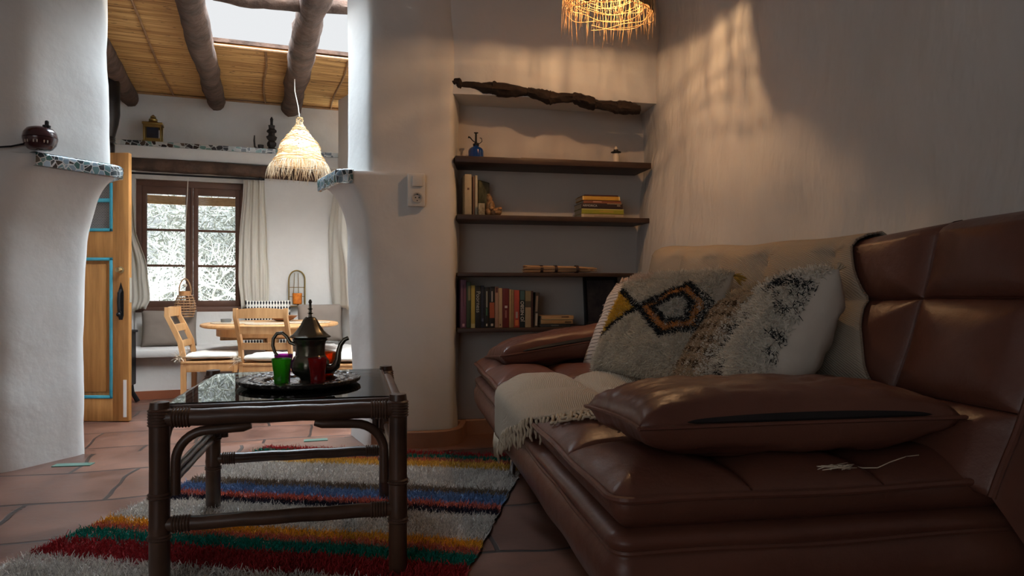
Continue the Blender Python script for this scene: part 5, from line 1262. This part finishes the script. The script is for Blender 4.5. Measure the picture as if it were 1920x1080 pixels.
def book(u, d, z, th, h, dp, col, label, group, deco=(), lean=0, flat=False, rough=.5, rz=0, stripes=None):
    """upright: spine faces the room; flat: lying, spine faces the room (th = thickness, h = spine length)"""
    r = thing('book', label, 'book', npt(u, d, z), NA+rz, group)
    if lean: r.rotation_euler = (0, lean, NA)
    cm = mat('cover_%d_%d_%d' % tuple(int(c*999) for c in col), col, rough, noise_=(30, tuple(c*.7 for c in col), .5))
    mb = MB()
    if not flat:
        mb.box((th/2, .0015, h/2), (th, .003, h), bev=.001); mb.box((.001, dp/2, h/2), (.002, dp, h)); mb.box((th-.001, dp/2, h/2), (.002, dp, h)); mb.build('book_cover', cm, r)
        mb = MB(); mb.box((th/2, dp/2, h/2-.001), (th-.004, dp-.006, h-.006)); mb.build('page_block', M_PAGES, r, smooth=False)
        for k, (z0, z1, x0, x1, c) in enumerate(deco):
            mb = MB(); mb.box((th*(x0+x1)/2, -.0006, h*(z0+z1)/2), (th*(x1-x0), .0012, h*(z1-z0))); mb.build('spine_print', mat('ink_%d_%d_%d' % tuple(int(q*999) for q in c), c, .5), r, smooth=False)
    else:
        mb.box((h/2, .0015, th/2), (h, .003, th), bev=.001); mb.box((h/2, dp/2, .001), (h, dp, .002)); mb.box((h/2, dp/2, th-.001), (h, dp, .002)); mb.build('book_cover', cm, r)
        mb = MB(); mb.box((h/2, dp/2, th/2), (h-.006, dp-.006, th-.004)); mb.build('page_block', M_PAGES, r, smooth=False)
        for k, (z0, z1, x0, x1, c) in enumerate(deco):
            mb = MB(); mb.box((h*(z0+z1)/2, -.0006, th*(x0+x1)/2), (h*(z1-z0), .0012, th*(x1-x0))); mb.build('spine_print', mat('ink_%d_%d_%d' % tuple(int(q*999) for q in c), c, .5), r, smooth=False)
    return r
def text(body, r, size, loc, rot, col, name='spine_lettering'):
    cu = bpy.data.curves.new(name, 'FONT'); cu.body = body; cu.size = size; cu.extrude = .0003; cu.align_x = 'CENTER'; cu.align_y = 'CENTER'; cu.materials.append(mat('ink_%d_%d_%d' % tuple(int(q*999) for q in col), col, .5))
    t_ = bpy.data.objects.new(name, cu); COL.objects.link(t_); me = bpy.data.meshes.new_from_object(t_); bpy.data.objects.remove(t_); o = bpy.data.objects.new(name, me); COL.objects.link(o); o.parent = r; o.location = loc; o.rotation_euler = rot; return o
W_, K_ = (.6, .56, .5), (.02, .02, .02)
# lowest shelf, left to right (px of each spine turned into metres along the shelf)
g = 'row of books on the lowest niche shelf'
z4 = SHZ[3]+.0005
row = [ # th, h, colour, label, deco
 (.030, .250, (.16, .07, .11), 'tall mauve book, first from the left on the lowest shelf', [(.03, .09, .3, .7, (.5, .3, .35)), (.45, .9, .42, .58, (.10, .04, .07))]),
 (.024, .238, (.05, .07, .04), 'dark green book next to the mauve one', [(.6, .92, .4, .9, (.22, .2, .10))]),
 (.022, .222, (.42, .33, .08), 'yellow book in the row on the lowest shelf', [(.0, .1, 0, 1, (.45, .4, .2))]),
 (.030, .220, (.022, .022, .022), 'black book with large pale vertical title, right of the yellow one', []),
 (.018, .220, (.02, .025, .04), 'thin navy black book right of the one with the large title', [(.15, .22, .2, .8, (.08, .1, .16))]),
 (.026, .212, (.018, .018, .018), 'black book with small pale green title', [(.5, .9, .4, .65, (.35, .35, .28)), (.3, .48, .4, .6, (.08, .22, .12)), (.04, .1, .35, .65, (.5, .5, .45))]),
 (.030, .212, (.02, .018, .018), 'black book with an orange red disc on its spine', [(.24, .62, .05, .95, (.36, .09, .04)), (.64, .9, .4, .6, (.5, .45, .4)), (.04, .1, .3, .7, (.45, .4, .35))]),
 (.020, .216, (.42, .25, .17), 'thin salmon pink book', [(.85, .97, .2, .8, (.08, .03, .03))]),
 (.020, .208, (.48, .33, .19), 'thin beige book right of the salmon one', [(.05, .09, .3, .6, (.1, .05, .03))]),
 (.036, .205, (.14, .02, .02), 'thick dark red book with white emblem', [(.50, .56, .35, .75, (.6, .5, .45)), (.25, .44, .4, .65, (.3, .12, .1))]),
 (.012, .200, (.42, .30, .15), 'thin tan book right of the thick dark red one', []),
 (.014, .198, (.30, .19, .09), 'thin brown book in the row', []),
 (.030, .196, (.42, .07, .05), 'red book with pale printed title, right part of the row', [(.05, .20, .2, .8, (.6, .16, .05)), (.25, .42, .3, .7, (.4, .3, .28))]),
 (.030, .196, (.02, .03, .03), 'black book with bold white lettering', [(.74, .98, .1, .9, (.06, .12, .12))]),
 (.032, .192, (.40, .30, .18), 'tan book with dark mottled top', [(.55, .72, .0, 1, (.07, .06, .04)), (.72, 1, .0, 1, (.22, .18, .10))]),
 (.012, .192, (.05, .02, .02), 'thin dark maroon book near the right end of the row', []),
]
u = .012
books4 = []
for th, h, c, lb, deco in row:
    b_ = book(u, .012, z4, th-.0012, h, .13, c, lb, g, deco); books4.append(b_); u += th
text('DUMAURIER'[:0]+'Poorness', books4[3], .030, (.015, -.0016, .135), (R(90), R(90), 0), (.45, .44, .40))
text('JO NESBO', books4[13], .024, (.0145, -.0016, .085), (R(90), R(-90), 0), (.7, .68, .62))
bl_ = book(u+.002, .012, z4, .022, .185, .13, (.045, .035, .03), 'dark mottled book leaning at the right end of the row', g, [(.45, .9, .2, .7, (.25, .2, .15)), (.05, .4, .3, .8, (.4, .36, .3))], lean=R(3)); u += .040
g2 = 'short flat stack of books on the lowest shelf'
book(u, .015, z4, .017, .165, .12, (.03, .035, .035), 'dark book at the bottom of the short flat stack, lowest shelf', g2, [(.35, .6, .3, .7, (.12, .12, .11))], flat=True)
book(u+.001, .012, z4+.0175, .024, .175, .12, (.40, .25, .11), 'brown orange book in the middle of the short flat stack, lowest shelf', g2, [(.05, .95, .85, 1, (.5, .38, .2)), (.75, .95, .2, .5, (.08, .05, .03))], flat=True)
book(u+.003, .010, z4+.042, .018, .178, .12, (.50, .32, .16), 'tan book on top of the short flat stack, lowest shelf', g2, [(.02, .98, 0, .2, (.6, .42, .2)), (.62, .85, .5, .8, (.1, .06, .04))], flat=True)
# black picture frame on the lowest shelf
def pframe():
    r = thing('picture_frame', 'black framed picture standing on the lowest shelf behind the cushions', 'picture frame', npt(.815, .12, z4), NA, None); r.rotation_euler = (R(-8), 0, NA)
    mb = MB(); w, h = .20, .27
    for x in (-w/2+.009, w/2-.009): mb.box((x, 0, h/2), (.018, .016, h), bev=.002)
    for z in (.009, h-.009): mb.box((0, 0, z), (w-.03, .016, .018), bev=.002)
    mb.build('frame_border', M_BLACK, r)
    mb = MB(); mb.box((0, .003, h/2), (w-.03, .004, h-.03)); mb.build('dark_picture', mat('dark_print', (.04, .035, .04), .25, noise_=(12, (.10, .08, .07), .8)), r, smooth=False)
pframe()
# third shelf: bundle of sticks
def sticks():
    z = SHZ[2]+.0005; r = thing('stick_bundle', 'bundle of pale kindling sticks tied with dark bands on the third shelf', 'stick bundle', npt(.57, .10, z), NA)
    rg = random.Random(4)
    Ms = [mat('stick_pale', (.58, .38, .22), .7, noise_=(9, (.35, .2, .1), .8, (.5, 6, 6))), mat('stick_dark', (.20, .09, .05), .8)]
    for k in range(34):
        a = rg.uniform(0, 6.28); q = .019*rg.random()**.5; y, zz = q*1.4*math.cos(a), .022+q*.85*math.sin(a); L0, L1 = -.20+rg.uniform(-.01, .02), .15+rg.uniform(0, .06); f = 1.25
        mb = MB(); mb.tube([(L0, y*f, .022+(zz-.022)*f), (-.03, y, zz), (L1, y*.9+rg.uniform(-.006, .006), .022+(zz-.022)*.8)], [.0032, .0035, .0022], 5); mb.build('stick', Ms[0] if rg.random() < .75 else Ms[1], r)
    for x in (-.11, -.03, .09):
        mb = MB(); mb.grid(lambda i, j: (x-.008+.016*j/2, .030*math.cos(2*math.pi*i/20), .022+.0215*math.sin(2*math.pi*i/20)), 20, 3, closed_u=True); mb.build('binding', mat('dark_band', (.05, .025, .02), .7), r)
sticks()
# second shelf: books at left, figurine, stack at right
z2 = SHZ[1]+.0005; g3 = 'upright books at the left of the second shelf'
book(.036, .03, z2, .036, .215, .14, (.52, .42, .27), 'thick cream book at the left of the second shelf', g3, [(.62, .67, .35, .65, (.15, .08, .05)), (.03, .07, .2, .8, (.4, .3, .2))])
book(.078, .03, z2, .010, .205, .14, (.18, .10, .06), 'thin brown book between two cream ones on the second shelf', g3)
book(.090, .03, z2, .013, .21, .14, (.56, .49, .34), 'thin cream book on the second shelf', g3)
pb = book(.107, .05, z2, .004, .19, .12, (.06, .06, .03), 'dark green picture book with angled cover on the second shelf', g3, rz=R(-38))
mb = MB(); mb.box((.0046, .06, .10), (.0012, .11, .17)); mb.build('cover_picture', mat('green_picture', (.05, .055, .02), .3, noise_=(18, (.35, .33, .22), .5)), pb, smooth=False)
mb = MB(); mb.box((.02, -.022, .031), (.034, .012, .062), bev=.002); sb = mb.build('printed_box', mat('printed_card', (.42, .36, .24), .6, noise_=(60, (.15, .11, .06), .9)), loc=npt(.10, .03, z2)); sb.rotation_euler.z = NA; tag(sb, 'small cream printed box before the green picture book', 'box')
def figurine():
    mb = MB(); rg = random.Random(5)
    def bl(c, rx, ry, rz_):
        n, m = 14, 10; b = len(mb.v)
        mb.grid(lambda i, j: (c[0]+rx*math.cos(2*math.pi*i/n)*math.sin(math.pi*(j+.01)/(m-.98)), c[1]+ry*math.sin(2*math.pi*i/n)*math.sin(math.pi*(j+.01)/(m-.98)), c[2]+rz_*math.cos(math.pi*(j+.01)/(m-.98))), n, m, closed_u=True)
    bl((.0, 0, .045), .026, .024, .045); bl((-.006, -.004, .093), .016, .016, .019); bl((.028, -.012, .022), .032, .022, .022); bl((.045, -.016, .030), .014, .012, .016); bl((.002, -.022, .055), .012, .01, .022); bl((-.016, -.018, .02), .016, .018, .02); bl((-.010, -.004, .112), .010, .010, .008)
    for i in range(6): bl((.02+rg.uniform(-.02, .03), -.03+rg.uniform(-.004, .006), .012+rg.uniform(0, .03)), .012, .008, .009)
    o = mb.build('stone_figurine', mat('tan_stone', (.42, .25, .12), .7, noise_=(50, (.16, .08, .035), .9), bump=(60, .6, .004)), recalc=False, auto=0, loc=npt(.175, .06, z2)); o.rotation_euler.z = NA; tag(o, 'small tan carved seated figurine beside the upright books', 'figurine')
figurine()
g4 = 'flat stack of books at the right of the second shelf'; us = .668
book(us, .03, z2, .022, .238, .14, (.46, .36, .23), 'beige book at the bottom of the yellow stack, second shelf', g4, [(.0, .06, .0, 1, (.55, .47, .32)), (.3, .8, .4, .7, (.32, .24, .15))], flat=True)
book(us, .028, z2+.0225, .027, .24, .14, (.34, .33, .03), 'olive green book second from the bottom of the stack, second shelf', g4, [(0, 1, .85, 1, (.55, .5, .2)), (.42, .75, .3, .65, (.42, .3, .05))], flat=True)
bk3 = book(us, .032, z2+.050, .030, .235, .14, (.035, .018, .018), 'dark maroon book with small white title in the stack, second shelf', g4, [(.62, .98, .93, 1, (.6, .5, .3)), (.86, .94, .5, .8, (.22, .18, .15))], flat=True)
text('ARMORICA', bk3, .016, (.048, -.0016, .016), (R(90), 0, 0), (.55, .52, .5))
book(us+.012, .034, z2+.0805, .016, .215, .14, (.26, .09, .045), 'reddish brown book second from the top of the stack, second shelf', g4, [(.25, .48, .3, .7, (.45, .25, .18))], flat=True)
book(us+.006, .03, z2+.097, .021, .212, .14, (.62, .34, .05), 'orange yellow book near the top of the stack, second shelf', g4, [(0, .03, 0, 1, (.8, .6, .25)), (.97, 1, 0, 1, (.8, .6, .25))], flat=True)
book(us+.018, .03, z2+.1185, .007, .19, .14, (.07, .02, .02), 'very thin dark book on top of the stack, second shelf', g4, flat=True)
# top shelf: blue mister, lighthouse-shaped bottle, thin folder
z1_ = SHZ[0]+.0005
def mister():
    r = thing('spray_bottle', 'cobalt blue glass plant mister with brass-black pump on the top shelf', 'spray bottle', npt(.105, .10, z1_), NA)
    B = mat('cobalt_glass', (.008, .05, .22), .12, spec=.7, coat=.3)
    mb = MB(); mb.lathe([(0, 0), (.038, 0), (.041, .004), (.041, .05), (.038, .060), (.026, .070), (.014, .074), (.013, .078), (0, .078)], n=28, mod=lambda a, z: 1+.012*math.cos(a*8)); mb.build('bottle', B, r)
    mb = MB(); mb.lathe([(.016, .078), (.017, .088), (.010, .092), (.006, .096), (.005, .142), (.004, .144), (.012, .146), (.012, .149), (0, .150)], n=16); mb.build('pump', M_BLACK, r)
    mb = MB(); mb.tube([(-.004, 0, .096), (-.018, 0, .106), (-.032, 0, .122), (-.042, 0, .124)], [.003, .003, .0035, .006], 8); mb.build('nozzle', M_BLACK, r)
    mb = MB(); mb.tube([(.006, 0, .094), (.020, 0, .092), (.032, 0, .104), (.030, 0, .120), (.020, 0, .122)], .0022, 6); mb.build('trigger', M_BLACK, r)
mister()
def lighthouse():
    r = thing('small_bottle', 'small white tapered bottle with dark cap on the top shelf at right', 'bottle', npt(.885, .09, z1_), NA)
    mb = MB(); mb.lathe([(0, 0), (.021, 0), (.022, .003), (.0165, .06), (.016, .066), (0, .066)], n=20); mb.build('bottle_body', mat('white_glaze', (.68, .58, .46), .4), r)
    mb = MB(); mb.lathe([(.016, .066), (.017, .069), (.029, .071), (.028, .074), (.014, .079), (.013, .086), (0, .087)], n=18); mb.build('bottle_cap', M_BLACK, r)
    mb = MB(); mb.lathe([(.011, .087), (.010, .096), (.004, .104), (0, .105)], n=14); mb.build('bottle_tip', MATS['white_glaze'], r)
lighthouse()
mb = MB(); mb.box((0, 0, .004), (.30, .16, .007), bev=.001); o = mb.build('flat_folder', mat('brown_card', (.14, .07, .04), .7), loc=npt(.48, .09, z1_)); o.rotation_euler.z = NA+R(1); tag(o, 'thin brown folder lying flat on the middle of the top shelf', 'folder')
